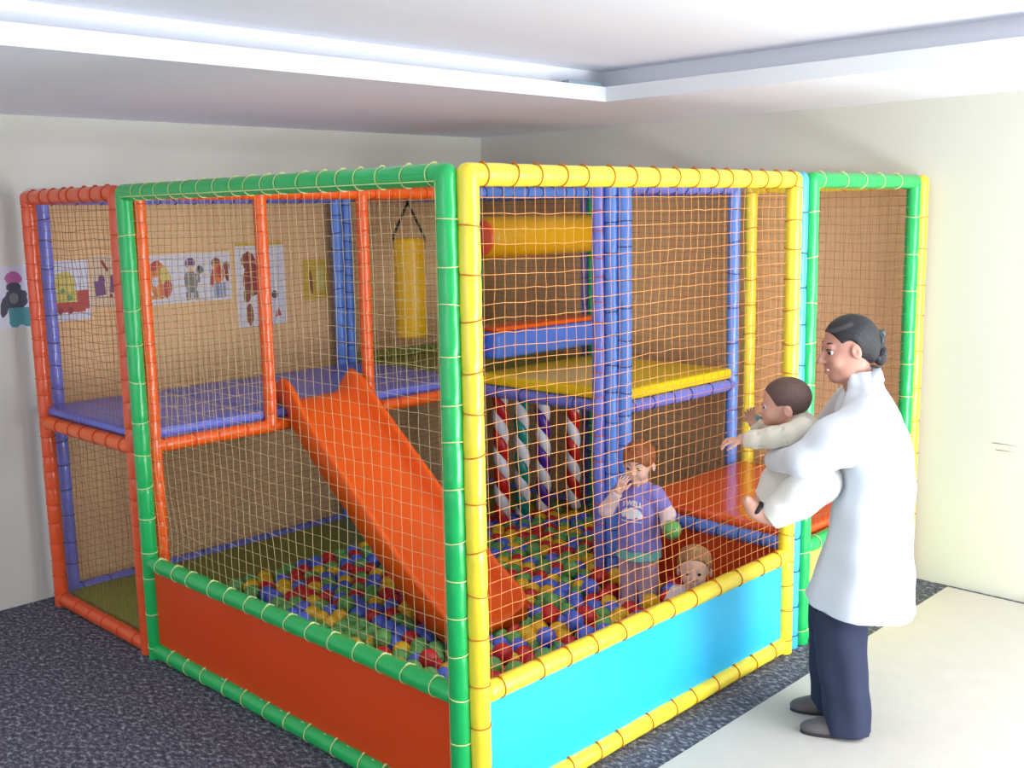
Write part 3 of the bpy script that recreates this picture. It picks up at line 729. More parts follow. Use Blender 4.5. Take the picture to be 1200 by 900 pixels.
# ------------------------------------------------------------------ balls of the pit (positions in mm from a settled heap)
BALLS = [tuple(int(v) / 1000 for v in q.split(',')) for q in (
"1234,632,109;250,1278,109;881,227,181;1964,593,177;2402,2331,109;1783,583,174;2105,2421,109;1406,1003,109;560,750,140;421,2099,109;1197,2249,109;567,834,109;1324,632,109;1244,2500,109;1498,663,109;2291,1921,109;2296,1270,109;821,1827,109;343,2144,109;1989,1196,109;1063,2097,109;2015,2423,109;1392,1542,109;1424,2500,109;727,776,109;1831,2423,109;1109,95,109;2474,2196,109;407,1463,109;556,1363,109;1064,121,183;816,2500,109;1404,1948,109;1986,1961,109;95,464,109;552,354,183;173,509,109;920,399,109;1206,1905,109;971,1880,109;805,2301,109;1748,1998,109;1767,833,109;1387,162,109;249,1551,109;1154,2344,109;95,1829,109;1399,1632,109;2241,1517,109;1332,1224,109;1957,425,109;1656,2087,109;2286,2422,109;670,1161,109;686,173,109;95,648,109;254,655,109;2079,1310,109;1825,1269,109;693,1248,109;491,882,109;1022,407,109;424,1143,109;1109,2266,109;910,1813,109;2419,2047,109;1320,1031,109;1100,554,109;641,250,109;1357,927,109;250,374,109;170,874,131;1454,370,183;2492,2336,109;463,1641,182;362,1074,109;2100,1736,109;487,792,109;1342,365,109;2333,2072,109;653,922,109;328,796,109;1789,1629,109;1821,2226,109;830,555,109;170,1689,109;406,1366,109;656,832,109;2844,2283,109;2042,380,109;1237,95,109;173,419,109;491,1503,109;1153,1405,109;1316,495,181;1489,1810,109;730,561,109;1483,575,109;2386,1311,109;1575,2131,109;279,509,181;740,400,109;976,1457,109;95,601,186;2151,2500,109;175,697,109;1487,842,109;2184,1769,109;524,1959,109;2538,2259,109;173,599,109;1178,1204,109;2328,1476,109;422,918,155;992,1368,109;2013,2258,109;695,478,109;1510,482,109;1378,251,109;185,2140,109;1881,1500,109;785,426,183;1145,787,109;565,1452,109;2561,2158,109;1977,1467,109;2121,1230,109;1331,2343,109;326,173,109;1579,2041,109;120,1233,182;885,173,109;1265,412,109;814,954,109;2386,1806,109;628,2089,109;2002,1014,109;1200,401,170;920,554,109;1064,1438,109;1756,1129,109;1595,96,109;1411,1180,109;726,2344,109;965,477,109;946,1291,109;1110,251,109;1647,1891,109;95,1053,187;1723,532,109;1481,1326,109;1065,173,109;1058,1860,109;2671,1942,109;1499,2082,109;1652,2177,109;1734,621,109;918,1113,109;2521,1293,109;2900,2213,109;975,173,109;1946,1645,109;1542,1737,109;1949,481,179;622,1240,163;1979,955,173;1695,2500,109;173,1143,109;95,1639,109;251,1368,109;328,329,109;920,503,183;1199,2422,109;1495,2172,109;175,787,109;334,1605,134;1138,1670,109;628,1009,109;2712,1475,109;1180,1992,109;380,619,180;450,1056,109;2355,1985,109;1019,2422,109;1311,1620,109;806,1403,109;1764,1040,109;910,955,109;412,574,109;95,193,109;2484,1580,109;798,1743,152;95,1008,109;506,173,109;1495,1147,109;1055,787,109;2597,1344,109;1645,1522,109;417,329,109;1634,1612,109;647,403,109;95,828,109;1785,2500,109;1030,491,169;250,283,109;1085,1773,109;1188,1115,109;265,2098,109;95,1098,109;1002,954,109;2148,2109,109;2882,1830,109;1305,198,109;965,787,109;780,1226,109;1935,95,109;2268,2010,109;2421,2500,109;903,1644,109;576,1185,109;878,1897,109;2109,1928,109;95,2140,109;185,1959,109;977,329,109;1276,573,163;1219,1344,109;641,95,109;647,1669,109;1153,2078,109;639,1401,109;2763,1401,109;510,1865,109;554,407,109;230,1008,162;490,1686,109;857,695,172;1872,1593,109;1173,95,172;1140,1034,109;665,1847,109;1905,597,109;1351,454,109;1189,554,109;1663,1080,109;2721,1651,109;255,1641,109;95,2050,109;1650,1432,109;2632,1682,109;2791,1730,109;177,1779,109;1148,1289,109;1908,1323,109;2115,433,109;2622,2224,109;2640,2429,109;2664,2032,109;1366,310,176;722,1436,109;1884,1186,182;1742,2177,109;95,1369,109;1899,2182,109;2241,1699,109;542,1035,109;95,1549,109;830,244,109;2376,2417,109;647,1490,109;1472,1502,109;95,554,109;1658,1997,109;2841,1255,109;1242,2328,109;574,1542,109;95,738,109;1343,2007,141;2151,2344,109;95,1895,170;505,2132,109;1905,2003,109;2153,2019,109;251,464,109;371,95,109;464,738,177;1901,2092,109;2115,613,109;482,1414,109;2459,1858,109;1031,1946,109;390,989,109;2196,2422,109;2059,1421,109;1819,906,109;691,325,109;1422,2036,109;2322,1660,109;337,1697,109;1923,2422,109;785,322,109;1514,2345,109;333,512,109;2115,237,109;95,374,109;596,95,187;597,328,109;463,407,109;1064,2344,109;2540,1819,109;2115,523,109;2301,2156,109;1283,2164,109;740,508,181;1981,1375,109;344,912,109;497,601,109;1100,865,109;651,680,172;1424,507,109;2169,1646,109;549,1272,109;1295,288,109;1020,251,109;1245,2058,109;842,1161,109;2115,982,109;1562,1558,109;1309,1353,109;1155,173,109;2876,1566,109;1989,167,109;1459,465,181;173,1414,109;2602,1254,109;565,945,109;604,482,109;95,283,109;1173,1753,109;914,2052,109;1082,1350,109;2115,2261,109;1189,709,109;240,1959,180;2607,1564,109;691,2025,109;1744,1308,109;895,2457,109;2115,327,109;1272,956,109;1182,955,109;2115,803,109;1347,1705,109;441,1923,109;2015,1791,109;941,1965,109;2252,1428,109;327,602,109;1235,1820,109;1190,1487,109;95,1459,109;2221,1344,109;2553,2403,109;1837,1861,109;1922,1054,109;1194,2159,109;750,1883,109;1181,464,109;1144,632,109;963,1710,109;1746,2088,109;738,1794,109;2671,1395,109;1717,1576,109;1646,1254,109;1604,2344,109;1106,2176,109;2464,1454,109;147,742,182;1335,2090,109;605,1099,109;2028,915,109;2017,618,109;985,2301,109;1034,1274,109;1209,247,109;427,1831,109;2241,2500,109;557,517,177;1398,1362,109;1587,649,109;799,796,159;1728,1487,109;876,1730,109;1808,1447,109;2393,1716,109;500,1775,109;1010,865,109;1872,545,175;1051,1689,109;1282,95,187;731,95,109;1461,1698,109;1289,2422,109;875,632,109;1342,544,109;2688,2285,109;406,753,109;1263,502,109;1825,2044,109;2310,1359,109;2070,1156,109;1397,847,109;2691,1834,109;251,554,109;740,1615,109;1934,1736,109;1741,2267,109;1029,2223,109;95,1739,109;1981,2051,109;2527,1917,109;879,1352,109;2084,1507,109;2077,1064,109;173,963,109;2037,282,109;551,95,109;2609,1878,109;785,477,109;729,1704,109;325,95,186;362,1966,109;2707,2196,109;1907,1233,109;887,1441,109;2582,2071,109;630,1311,109;652,541,157;173,1504,109;2473,1675,109;403,1553,109;2306,2246,109;327,1506,109;830,865,109;1146,1839,109;2841,1910,109;1740,2422,109;666,2178,109;2467,1767,109;756,1135,109;730,1525,109;1159,227,181;573,1721,109;1822,2136,109;1078,1604,109;758,2220,109;302,1006,109;2701,1739,109;1337,1120,109;416,95,187;1670,684,109;2682,1306,109;814,1665,109;927,306,180;405,843,109;1261,1169,109;1916,944,109;1469,2422,109;1778,967,160;1735,1909,109;1424,328,109;797,1314,109;1624,1701,109;461,95,109;1505,1058,109;2445,1244,109;998,1794,109;1705,767,109;1414,632,109;470,540,169;807,2144,109;636,2500,109;336,1160,109;2331,2500,109;1020,95,109;551,250,109;95,1961,109;2772,1311,109;1495,982,156;593,1901,109;304,418,166;185,2049,109;2682,1214,109;173,1324,109;959,1194,109;1154,2500,109;2402,1619,109;332,700,109;1088,1203,109;1916,1144,109;1147,314,161;251,604,183;1861,1683,109;724,2109,109;1971,2345,109;1100,658,183;853,1984,109;2085,1653,141;508,433,183;553,622,177;342,1787,109;2115,892,109;1981,2143,109;1851,1772,109;643,743,109;189,95,109;874,787,109;1728,914,109;2547,1418,109;256,927,109;2061,2500,109;2880,1740,109;1438,697,166;1733,1397,109;1008,1119,109;1666,848,109;2790,1820,109;895,2301,109;986,2144,109;1408,1771,109;2378,1896,109;1397,1452,109;1605,2500,109;785,632,109;686,95,187;453,2014,109;1675,1169,109;2268,1834,109;596,173,109;95,95,109;1576,486,171;1687,994,109;771,2422,109;2466,1364,109;2746,1993,109;1996,1104,109;850,2379,109;2656,2122,109;780,1049,109;2787,1555,109;410,1645,109;1580,1951,109;2160,1556,109;1279,865,109;1616,756,109;2163,1464,109;1403,568,171;1826,1359,109;256,1087,109;607,1992,109;416,173,109;785,95,181;254,745,109;659,616,109;1323,1800,109;172,648,185;1707,1665,109;896,2140,109;2390,2142,109;1092,2012,109;1433,417,109;1574,1201,109;2900,1652,109;1947,247,109;1577,837,109;1625,928,109;764,1972,109;1256,1426,109;2007,227,174;459,839,181;173,328,109;1536,917,109;849,2223,109;462,1296,109;1109,2422,109;417,277,182;2313,2336,109;2811,1642,109;1756,1821,109;2115,713,109;2250,1607,109;2068,663,168;1562,1863,109;1316,1493,109;2751,1901,109;1305,1888,109;1694,2344,109;2465,2422,109;814,1493,109;2026,1881,109;1091,464,109;180,1869,109;1447,95,109;691,1074,109;1514,2500,109;1408,1273,109;1506,364,109;1002,2031,109;2205,1946,109;920,710,109;2207,1255,109;713,1346,109;1259,253,184;2620,1473,109;461,251,109;1324,787,109;95,918,109;1649,2267,109;2098,380,180;2330,1565,109;343,2054,109;939,2220,109;2554,1636,109;1136,386,109;1055,632,109;2411,1527,109;2547,1726,109;1696,1754,109;1092,955,109;414,663,109;1651,586,109;1845,1000,109;1526,749,109;2721,2500,109;147,374,182;1578,1111,109;1953,1554,109;1839,1090,109;2697,1564,109;740,865,109;1100,709,109;329,1413,109;2042,95,109;587,670,109;597,890,172;1422,1091,109;917,1526,109;867,1247,109;1876,2345,109;249,838,109;1559,2422,109;266,1910,109;1491,1237,109;95,873,187;869,1035,109;657,1579,109;487,1207,109;1327,95,109;2060,2334,109;2445,1956,109;1965,335,109;1878,2500,109;1017,1537,109;1226,1651,109;1250,1259,109;1569,550,109;1393,2278,109;1479,1591,109;2739,2083,109;258,1821,109;681,2266,109;2034,472,109;990,1623,109;1900,1412,109;2043,547,158;930,95,109;1190,865,109;2790,2162,109;2066,2186,109;596,224,183;1064,2500,109;714,687,109;582,570,109;694,426,182;95,1279,109;726,2500,109;2182,1859,109;484,1593,109;2819,1471,109;198,1278,182;1892,487,109;1831,1179,109;1413,2134,109;2526,1203,109;173,238,109;2362,1209,109;1788,95,109;251,1458,109;1578,1379,109;2312,1755,109;1813,528,109;1391,1859,109;2386,1407,109;507,328,109;2620,1778,109;537,2048,109;2847,2000,109;1923,2269,109;2599,2325,109;930,251,109;1786,2345,109;163,164,160;565,1632,109;875,322,109;1267,1971,109;331,1318,109;1550,1647,109;2098,1826,109;1279,709,109;1901,1001,179;418,1739,109;1750,1219,109;785,166,109;940,2379,109;513,1120,109;1992,1286,109;1230,1035,109;2017,1701,109;1482,2261,109;1119,1926,109;1021,303,182;1217,336,109;2728,2410,109;251,1188,109;737,190,181;655,1758,109;349,1877,109;1334,2500,109;418,484,109;173,1053,109;2230,2301,109;319,1238,151;1824,1950,109;1495,1415,109;1010,554,109;2038,1584,109;798,2055,109;1235,787,109;840,95,109;265,2008,109;737,298,181;1576,421,109;1768,704,109;1324,683,183;95,1188,109;373,407,109;310,858,172;1261,1734,109;173,1233,109;830,400,109;1369,709,109;2537,1508,109;1910,1913,109;2138,1378,109;303,238,166;254,1731,109;875,477,109;2508,2020,109;1250,1554,109;636,2344,109;920,865,109;722,624,173;715,987,109;1166,1585,109;1661,1343,109;508,484,109;1823,632,109;681,2422,109;372,251,109;1969,534,109;1105,1518,109;398,1232,109;841,1579,109;1649,2422,109;1968,2500,109;974,2500,109;1568,1468,109;1337,847,176;1563,1290,109;95,509,187;1098,1113,109;965,632,109;678,1936,109;2236,2094,109;1066,329,109;1232,172,155;2487,2107,109;2396,2241,109;1295,2255,109;2767,2329,109;740,244,109;1447,922,109;236,174,109;279,95,109;2115,147,109;1590,1017,109;1614,1790,109;1438,767,109;1279,350,172;1379,2421,109;2590,1981,109;1499,1990,109;2511,2500,109;1779,1719,109;1049,1034,109;500,691,109;2064,2006,109;2059,2096,109;798,721,109;1479,1899,109;1640,496,109;875,425,183;582,1811,109;1932,1826,109;959,1033,109;1566,2228,109;1010,710,109;1800,1540,109;479,971,109;1894,175,109").split(';')]
SEEN = [0,3,4,5,7,8,10,13,15,19,20,23,27,31,38,39,40,42,45,48,53,57,58,59,63,64,65,69,74,76,79,82,87,94,102,109,112,120,122,123,124,125,126,127,134,135,140,143,152,153,156,159,161,164,165,171,172,177,179,182,183,185,186,190,191,194,195,205,209,214,216,218,219,220,221,225,228,229,230,236,237,240,244,249,253,257,259,260,264,269,274,275,282,285,289,290,293,294,297,308,309,311,312,313,314,317,320,324,325,339,345,346,347,349,350,351,354,355,356,361,365,366,368,369,371,374,376,380,383,390,392,393,394,395,397,398,399,403,412,413,415,416,418,421,422,423,428,430,433,435,436,437,438,440,442,445,446,448,449,450,451,453,456,458,461,463,467,468,469,472,475,477,478,481,482,489,490,496,497,500,503,504,506,507,508,518,523,524,526,527,528,529,531,537,538,542,543,545,547,548,549,553,554,555,556,557,558,560,568,569,570,572,575,576,577,580,582,583,585,591,592,595,599,600,604,605,608,609,610,616,620,622,623,626,627,629,636,637,638,641,645,646,647,648,656,660,663,667,669,671,673,674,677,678,681,686,687,692,700,705,707,718,719,720,722,724,728,730,736,738,746,747,753,754,764,768,770,772,773,775,778,783,786,788,792,793,794,797,799,806,810,811,817,824,827,828]

BR = .045
bm = bmesh.new(); bmesh.ops.create_uvsphere(bm, u_segments=20, v_segments=12, radius=BR)
ball_mesh = {}
for ck in ('red', 'blue', 'green', 'yellow'):
    me = bpy.data.meshes.new('ball_' + ck); bm.to_mesh(me)
    me.polygons.foreach_set('use_smooth', [True] * len(me.polygons)); me.materials.append(M['ball_' + ck])
    ball_mesh[ck] = me
bm.free()
crng = random.Random(21)
ball_col = [crng.choices(('red', 'blue', 'green', 'yellow'), (27, 25, 26, 22))[0] for _ in BALLS]


def view_px(p):
    d = Vector(p) - Vector(CAM_POS)
    z = d.dot(_f)
    return 592 + FOCAL_PX * d.dot(_r2) / z, 448.5 - FOCAL_PX * d.dot(_u2) / z


def zone_of(p):
    x, y, z = p
    if x < .78: return 'left of the slide by the green rail' if y < 1.45 else 'left of the slide by the mat'
    if x < 1.33 and y > .92: return 'close beside the slide'
    if y > 1.75: return 'below the twisted rolls'
    if y > 1.15: return 'between slide and violet post'
    if x < 1.45: return 'at the slide end'
    return "round the toddler's legs"


ORD = ['first', 'second', 'third', 'fourth', 'fifth', 'sixth', 'seventh', 'eighth', 'ninth', 'tenth', 'eleventh', 'twelfth', 'thirteenth', 'fourteenth', 'fifteenth', 'sixteenth', 'seventeenth', 'eighteenth', 'nineteenth', 'twentieth']
ORD += ['twenty-' + q for q in ORD[:9]] + ['thirtieth'] + ['thirty-' + q for q in ORD[:9]]
shown = list(range(len(BALLS))) if SEEN is None else SEEN
buckets = {}
for i in shown:
    buckets.setdefault((ball_col[i], zone_of(BALLS[i])), []).append(i)
for (ck, zn), ids in sorted(buckets.items()):
    ids.sort(key=lambda i: view_px(BALLS[i])[0])
    for n, i in enumerate(ids):
        o = link(bpy.data.objects.new('pit_ball', ball_mesh[ck]))
        o.location = BALLS[i]
        o.rotation_euler = (i * 1.7, i * .9, i)
        tag(o, '%s ball %s, %s %s one from left' % (ck, zn, ORD[min(n, 38)], ck), 'ball', 'plastic balls in the ball pit')
rest = [i for i in range(len(BALLS)) if i not in set(shown)]
if rest:
    bm = bmesh.new(); bmesh.ops.create_uvsphere(bm, u_segments=12, v_segments=8, radius=BR)
    bv = np.array([v.co for v in bm.verts]); bf = [tuple(v.index for v in f.verts) for f in bm.faces]; bm.free()
    mb = MB()
    for i in rest:
        mb.add(bv + np.array(BALLS[i]), bf, ('red', 'blue', 'green', 'yellow').index(ball_col[i]))
    o = mb.build('pit_balls', [M['ball_' + k] for k in ('red', 'blue', 'green', 'yellow')])
    tag(o, 'remaining red, blue, green and yellow balls lying deeper in the pit', 'balls', 'plastic balls in the ball pit', 'stuff')

# ------------------------------------------------------------------ bodies grown from smooth distance fields
class Field:
    def __init__(s, lo, hi, res):
        s.lo, s.res = np.array(lo, float), res
        s.n = np.ceil((np.array(hi) - s.lo) / res).astype(int) + 1
        s.ax = [s.lo[i] + np.arange(s.n[i]) * res for i in range(3)]
        s.D = np.full(s.n, 1.0, np.float32)

    def _blk(s, lo, hi, pad):
        a = np.clip(np.floor((np.array(lo) - pad - s.lo) / s.res).astype(int), 0, s.n - 1)
        b = np.clip(np.ceil((np.array(hi) + pad - s.lo) / s.res).astype(int) + 1, 1, s.n)
        sl = tuple(slice(a[i], max(b[i], a[i] + 1)) for i in range(3))
        X, Y, Z = np.meshgrid(*[s.ax[i][sl[i]] for i in range(3)], indexing='ij', sparse=True)
        return sl, X, Y, Z

    def _mix(s, sl, d, k, sub=False):
        a = s.D[sl]
        if sub:
            h = np.clip(.5 - .5 * (a + d) / k, 0, 1) if k > 0 else None
            s.D[sl] = np.maximum(a, -d) if k <= 0 else a * (1 - h) - d * h + k * h * (1 - h)
            return
        if k <= 0: s.D[sl] = np.minimum(a, d); return
        h = np.clip(.5 + .5 * (a - d) / k, 0, 1)
        s.D[sl] = a * (1 - h) + d * h - k * h * (1 - h)

    def cone(s, a, b, r1, r2, k=.02, sub=False):
        a, b = np.array(a, float), np.array(b, float)
        R = max(r1, r2)
        sl, X, Y, Z = s._blk(np.minimum(a, b) - R, np.maximum(a, b) + R, k + .03)
        d = b - a; L2 = d @ d + 1e-12
        t = np.clip(((X - a[0]) * d[0] + (Y - a[1]) * d[1] + (Z - a[2]) * d[2]) / L2, 0, 1)
        q = np.sqrt((X - a[0] - t * d[0]) ** 2 + (Y - a[1] - t * d[1]) ** 2 + (Z - a[2] - t * d[2]) ** 2) - (r1 + (r2 - r1) * t)
        s._mix(sl, q, k, sub)

    def chain(s, pts, radii, k=.02):
        for i in range(len(pts) - 1): s.cone(pts[i], pts[i + 1], radii[i], radii[i + 1], k)

    def ell(s, c, r, k=.02, rot=None, sub=False):
        c, r = np.array(c, float), np.array(r, float)
        R = r.max()
        sl, X, Y, Z = s._blk(c - R, c + R, k + .03)
        x, y, z = X - c[0], Y - c[1], Z - c[2]
        if rot is not None:
            m = np.array(rot)
            x, y, z = (m[0, i] * x + m[1, i] * y + m[2, i] * z for i in range(3))
        k0 = np.sqrt((x / r[0]) ** 2 + (y / r[1]) ** 2 + (z / r[2]) ** 2)
        k1 = np.sqrt((x / r[0] ** 2) ** 2 + (y / r[1] ** 2) ** 2 + (z / r[2] ** 2) ** 2) + 1e-6
        s._mix(sl, k0 * (k0 - 1) / k1, k, sub)

    def loft(s, sec, k=.02, sub=False, fold=0, fn=9, seed=0):
        """sections (z, cx, cy, ax, ay) from low to high, elliptical, with optional vertical folds"""
        sec = np.array(sec, float)
        lo = [(sec[:, 1] - sec[:, 3]).min(), (sec[:, 2] - sec[:, 4]).min(), sec[0, 0]]
        hi = [(sec[:, 1] + sec[:, 3]).max(), (sec[:, 2] + sec[:, 4]).max(), sec[-1, 0]]
        sl, X, Y, Z = s._blk(lo, hi, k + .03)
        zz = Z.ravel()
        it = lambda j: np.interp(zz, sec[:, 0], sec[:, j])[None, None, :]
        x, y, ax, ay = X - it(1), Y - it(2), it(3), it(4)
        q = np.sqrt((x / ax) ** 2 + (y / ay) ** 2)
        d = (q - 1) * np.minimum(ax, ay) * np.clip(.6 + .4 * q, .6, 1)
        if fold:
            an = np.arctan2(y, x)
            d = d + fold * (np.sin(an * fn + seed + Z * 4) + .6 * np.sin(an * (fn * .6) - Z * 13 + seed * 2) + .5 * np.sin(Z * 37 + an * 2 + seed))
        dz = np.maximum(sec[0, 0] - Z, Z - sec[-1, 0])
        s._mix(sl, np.maximum(d, dz), k, sub)

    def cut(s, n, p, k=.0):
        """keep only the side where (x-p).n < 0"""
        n, p = np.array(n, float), np.array(p, float); n = n / np.linalg.norm(n)
        X, Y, Z = np.meshgrid(*s.ax, indexing='ij', sparse=True)
        s.D = np.maximum(s.D, ((X - p[0]) * n[0] + (Y - p[1]) * n[1] + (Z - p[2]) * n[2]).astype(np.float32))

    def mesh(s):
        D = s.D.copy(); D[[0, -1]] = 1; D[:, [0, -1]] = 1; D[:, :, [0, -1]] = 1
        I = D < 0
        n = s.n
        sm = np.zeros(n - 1); ct = np.zeros(n - 1, np.int8)
        acc = np.zeros(tuple(n - 1) + (3,), np.float32)
        off = [(i, j, k) for i in (0, 1) for j in (0, 1) for k in (0, 1)]
        vw = lambda A, o: A[o[0]:n[0] - 1 + o[0], o[1]:n[1] - 1 + o[1], o[2]:n[2] - 1 + o[2]]
        tot = sum(vw(I, o).astype(np.int8) for o in off)
        act = (tot > 0) & (tot < 8)
        idx = np.argwhere(act)
        pos = np.zeros((len(idx), 3)); cnt = np.zeros(len(idx))
        g = lambda o: D[idx[:, 0] + o[0], idx[:, 1] + o[1], idx[:, 2] + o[2]]
        vals = {o: g(o) for o in off}
        for o in off:
            for ax in range(3):
                if o[ax]: continue
                p = list(o); p[ax] = 1; p = tuple(p)
                a, b = vals[o], vals[p]
                m = (a < 0) != (b < 0)
                t = a / np.where(m, a - b, 1)
                q = np.zeros((len(idx), 3)); q[:] = o; q[:, ax] = t
                pos[m] += q[m]; cnt[m] += 1
        V_ = s.lo + (idx + pos / np.maximum(cnt, 1)[:, None]) * s.res
        num = np.full(tuple(n - 1), -1, np.int64); num[act] = np.arange(len(idx))
        F_ = []
        for ax in range(3):
            u, v = (ax + 1) % 3, (ax + 2) % 3
            lo = [slice(None)] * 3; hi = [slice(None)] * 3
            lo[ax] = slice(0, -1); hi[ax] = slice(1, None)
            E = np.argwhere(I[tuple(lo)] != I[tuple(hi)])
            E = E[(E[:, u] > 0) & (E[:, v] > 0)]
            ins = I[E[:, 0], E[:, 1], E[:, 2]]
            def at(du, dv):
                q = E.copy(); q[:, u] -= du; q[:, v] -= dv
                return num[q[:, 0], q[:, 1], q[:, 2]]
            Q = np.stack([at(0, 0), at(1, 0), at(1, 1), at(0, 1)], 1)
            Q[ins] = Q[ins]
            Q[~ins] = Q[~ins][:, ::-1]
            F_.append(Q)
        F_ = np.concatenate(F_)
        F_ = F_[(F_ >= 0).all(1)]
        # light smoothing
        nb = np.zeros_like(V_); c = np.zeros(len(V_))
        for i in range(4):
            a, b = F_[:, i], F_[:, (i + 1) % 4]
            np.add.at(nb, a, V_[b]); np.add.at(c, a, 1)
        V_ = V_ * .5 + .5 * nb / np.maximum(c, 1)[:, None]
        return V_, F_

    def build(s, name, m, parent=None, region=None, loc=None, rz=0):
        V_, F_ = s.mesh()
        me = bpy.data.meshes.new(name)
        me.vertices.add(len(V_)); me.vertices.foreach_set('co', V_.astype(np.float32).ravel())
        me.loops.add(len(F_) * 4); me.loops.foreach_set('vertex_index', F_.astype(np.int32).ravel())
        me.polygons.add(len(F_)); me.polygons.foreach_set('loop_start', np.arange(0, len(F_) * 4, 4, dtype=np.int32))
        me.polygons.foreach_set('use_smooth', [True] * len(F_))
        ms = m if isinstance(m, (list, tuple)) else [m]
        for k in ms: me.materials.append(k)
        if region is not None:
            me.polygons.foreach_set('material_index', region(V_[F_].mean(1)).astype(np.int32))
        me.update(calc_edges=True); me.validate()
        o = link(bpy.data.objects.new(name, me), parent)
        if loc is not None:
            o.location = loc; o.rotation_euler = (0, 0, rz)
        return o


def rotm(yaw=0, pitch=0, roll=0):
    return np.array((Matrix.Rotation(yaw, 3, 'Z') @ Matrix.Rotation(pitch, 3, 'Y') @ Matrix.Rotation(roll, 3, 'X')))


class Head:
    """places head features through one transform (origin between the ears, x forward, z up)"""
    def __init__(s, fld, c, R, sc=1.0):
        s.f, s.c, s.R, s.k = fld, np.array(c, float), R, sc
    def p(s, q): return s.c + s.R @ (np.array(q, float) * s.k)
    def ell(s, q, r, k=.015, sub=False, rot=None):
        s.f.ell(s.p(q), np.array(r) * s.k, k, s.R if rot is None else s.R @ rot, sub)
    def cone(s, a, b, r1, r2, k=.012): s.f.cone(s.p(a), s.p(b), r1 * s.k, r2 * s.k, k)


def hand(fld, wrist, dirv, palm_n, size=1.0, curl=.5, thumb_side=1, spread=.12):
    """palm, four fingers of unequal length bending towards the palm side, and a thumb from the palm's edge"""
    w = np.array(wrist, float); d = np.array(dirv, float); d /= np.linalg.norm(d)
    n = np.array(palm_n, float); n -= d * (n @ d); n /= np.linalg.norm(n)     # points out of the palm
    e = np.cross(n, d) * thumb_side                                          # towards the thumb
    S = size
    tips = []
    k0 = w + d * .085 * S
    for i in range(4):
        o = (1.5 - i) * .019 * S
        fld.cone(w + d * .012 * S + e * o * .6, w + d * .082 * S + e * o, .015 * S, .0115 * S, .012 * S)
    for i, L in enumerate((.070, .080, .074, .058)):
        o = (1.5 - i) * .0205 * S
        p = w + d * .082 * S + e * o
        a = curl * .55; dd = d + e * (1.5 - i) * spread * .5
        r = .0088 * S
        for seg_, ln in enumerate((.45, .32, .25)):
            dv = dd * math.cos(a) + n * math.sin(a); dv /= np.linalg.norm(dv)
            q = p + dv * L * ln * S
            fld.cone(p, q, r, r * .92, .004 * S); p = q; r *= .92; a += curl * .75
        tips.append(p)
    t0 = w + d * .022 * S + e * .026 * S
    t1 = t0 + (d * .65 + e * .65 + n * .25) * .042 * S
    t2 = t1 + (d * .9 + e * .15 + n * .45 * (curl + .3)) * .032 * S
    t3 = t2 + (d * .9 - e * .05 + n * .6 * (curl + .3)) * .022 * S
    fld.cone(t0, t1, .0135 * S, .0105 * S, .01 * S); fld.cone(t1, t2, .0105 * S, .0095 * S, .004); fld.cone(t2, t3, .0095 * S, .008 * S, .004)
    return tips


def eyeball(name, hd, q, r, parent, m_white, m_iris, look=(1, 0, 0)):
    bm = bmesh.new(); bmesh.ops.create_uvsphere(bm, u_segments=16, v_segments=12, radius=r * hd.k)
    vs = np.array([v.co[:] for v in bm.verts]); fs = [tuple(v.index for v in f.verts) for f in bm.faces]; bm.free()
    L = hd.R @ np.array(look, float); L /= np.linalg.norm(L)
    fm = [1 if np.mean(vs[list(f)], 0) @ L > r * hd.k * .55 else 0 for f in fs]
    return mesh_obj(name, vs + hd.p(q), fs, [m_white, m_iris], parent, True, fm)


SK = dict(rough=.55, bump=.03, scale=120, spec=.35)
M['skin_adult'] = mat('warm_skin', (198, 144, 126), sub=.12, **SK)
M['skin_child'] = mat('fair_skin', (236, 190, 172), sub=.12, **SK)
M['skin_baby'] = mat('baby_skin', (218, 166, 148), sub=.12, **SK)
M['lips'] = mat('lip_pink', (198, 124, 114), .4)
M['teeth'] = mat('teeth_white', (240, 236, 228), .25)
M['eye_white'] = mat('eye_white', (206, 198, 194), .3)
M['iris'] = mat('dark_iris', (40, 28, 24), .15)
M['brow'] = mat('dark_brow', (48, 38, 38), .8)
M['hair_black'] = mat('black_hair', (32, 30, 36), .42, .5, 60, .5, stretch=(1, 9, 3))
M['hair_grey'] = mat('grey_hair_streak', (74, 72, 76), .5, .4, 60, stretch=(1, 9, 3))
M['hair_auburn'] = mat('auburn_hair', (158, 88, 50), .5, .6, 70, vary=.35, vscale=40, stretch=(1, 3, 1))
M['hair_baby'] = mat('short_brown_baby_hair', (96, 72, 66), .7, .3, 120, vary=.25, vscale=30)
M['hair_fair'] = mat('light_brown_hair', (164, 120, 78), .55, .6, 70, vary=.3, vscale=40)
M['coat'] = mat('white_cotton_coat', (222, 226, 234), .8, .30, 9, .2)
M['trousers'] = mat('navy_trouser_cloth', (50, 54, 76), .85, .15, 26, .2)
M['shoe'] = mat('grey_brown_shoe_leather', (92, 84, 88), .5, .1, 60)
M['sole'] = mat('dark_shoe_sole', (48, 44, 46), .7)
M['cream'] = mat('cream_jersey', (222, 214, 198), .9, .12, 40, .1)
M['baby_white'] = mat('white_baby_trouser_cloth', (236, 234, 228), .9, .10, 30, .1)
M['lilac_tee'] = mat('lilac_tshirt', (142, 134, 210), .9, .12, 30, .1)
M['pink_sleeve'] = mat('pale_pink_jersey', (232, 206, 210), .9, .12, 40, .1)
M['aqua'] = mat('aqua_jersey', (130, 206, 200), .9, .15, 40, .1)
M['mauve'] = mat('mauve_trouser_cloth', (206, 176, 198), .9, .15, 30, .1)
M['kid_white'] = mat('white_kid_shirt', (232, 226, 228), .9, .12, 30, .1)
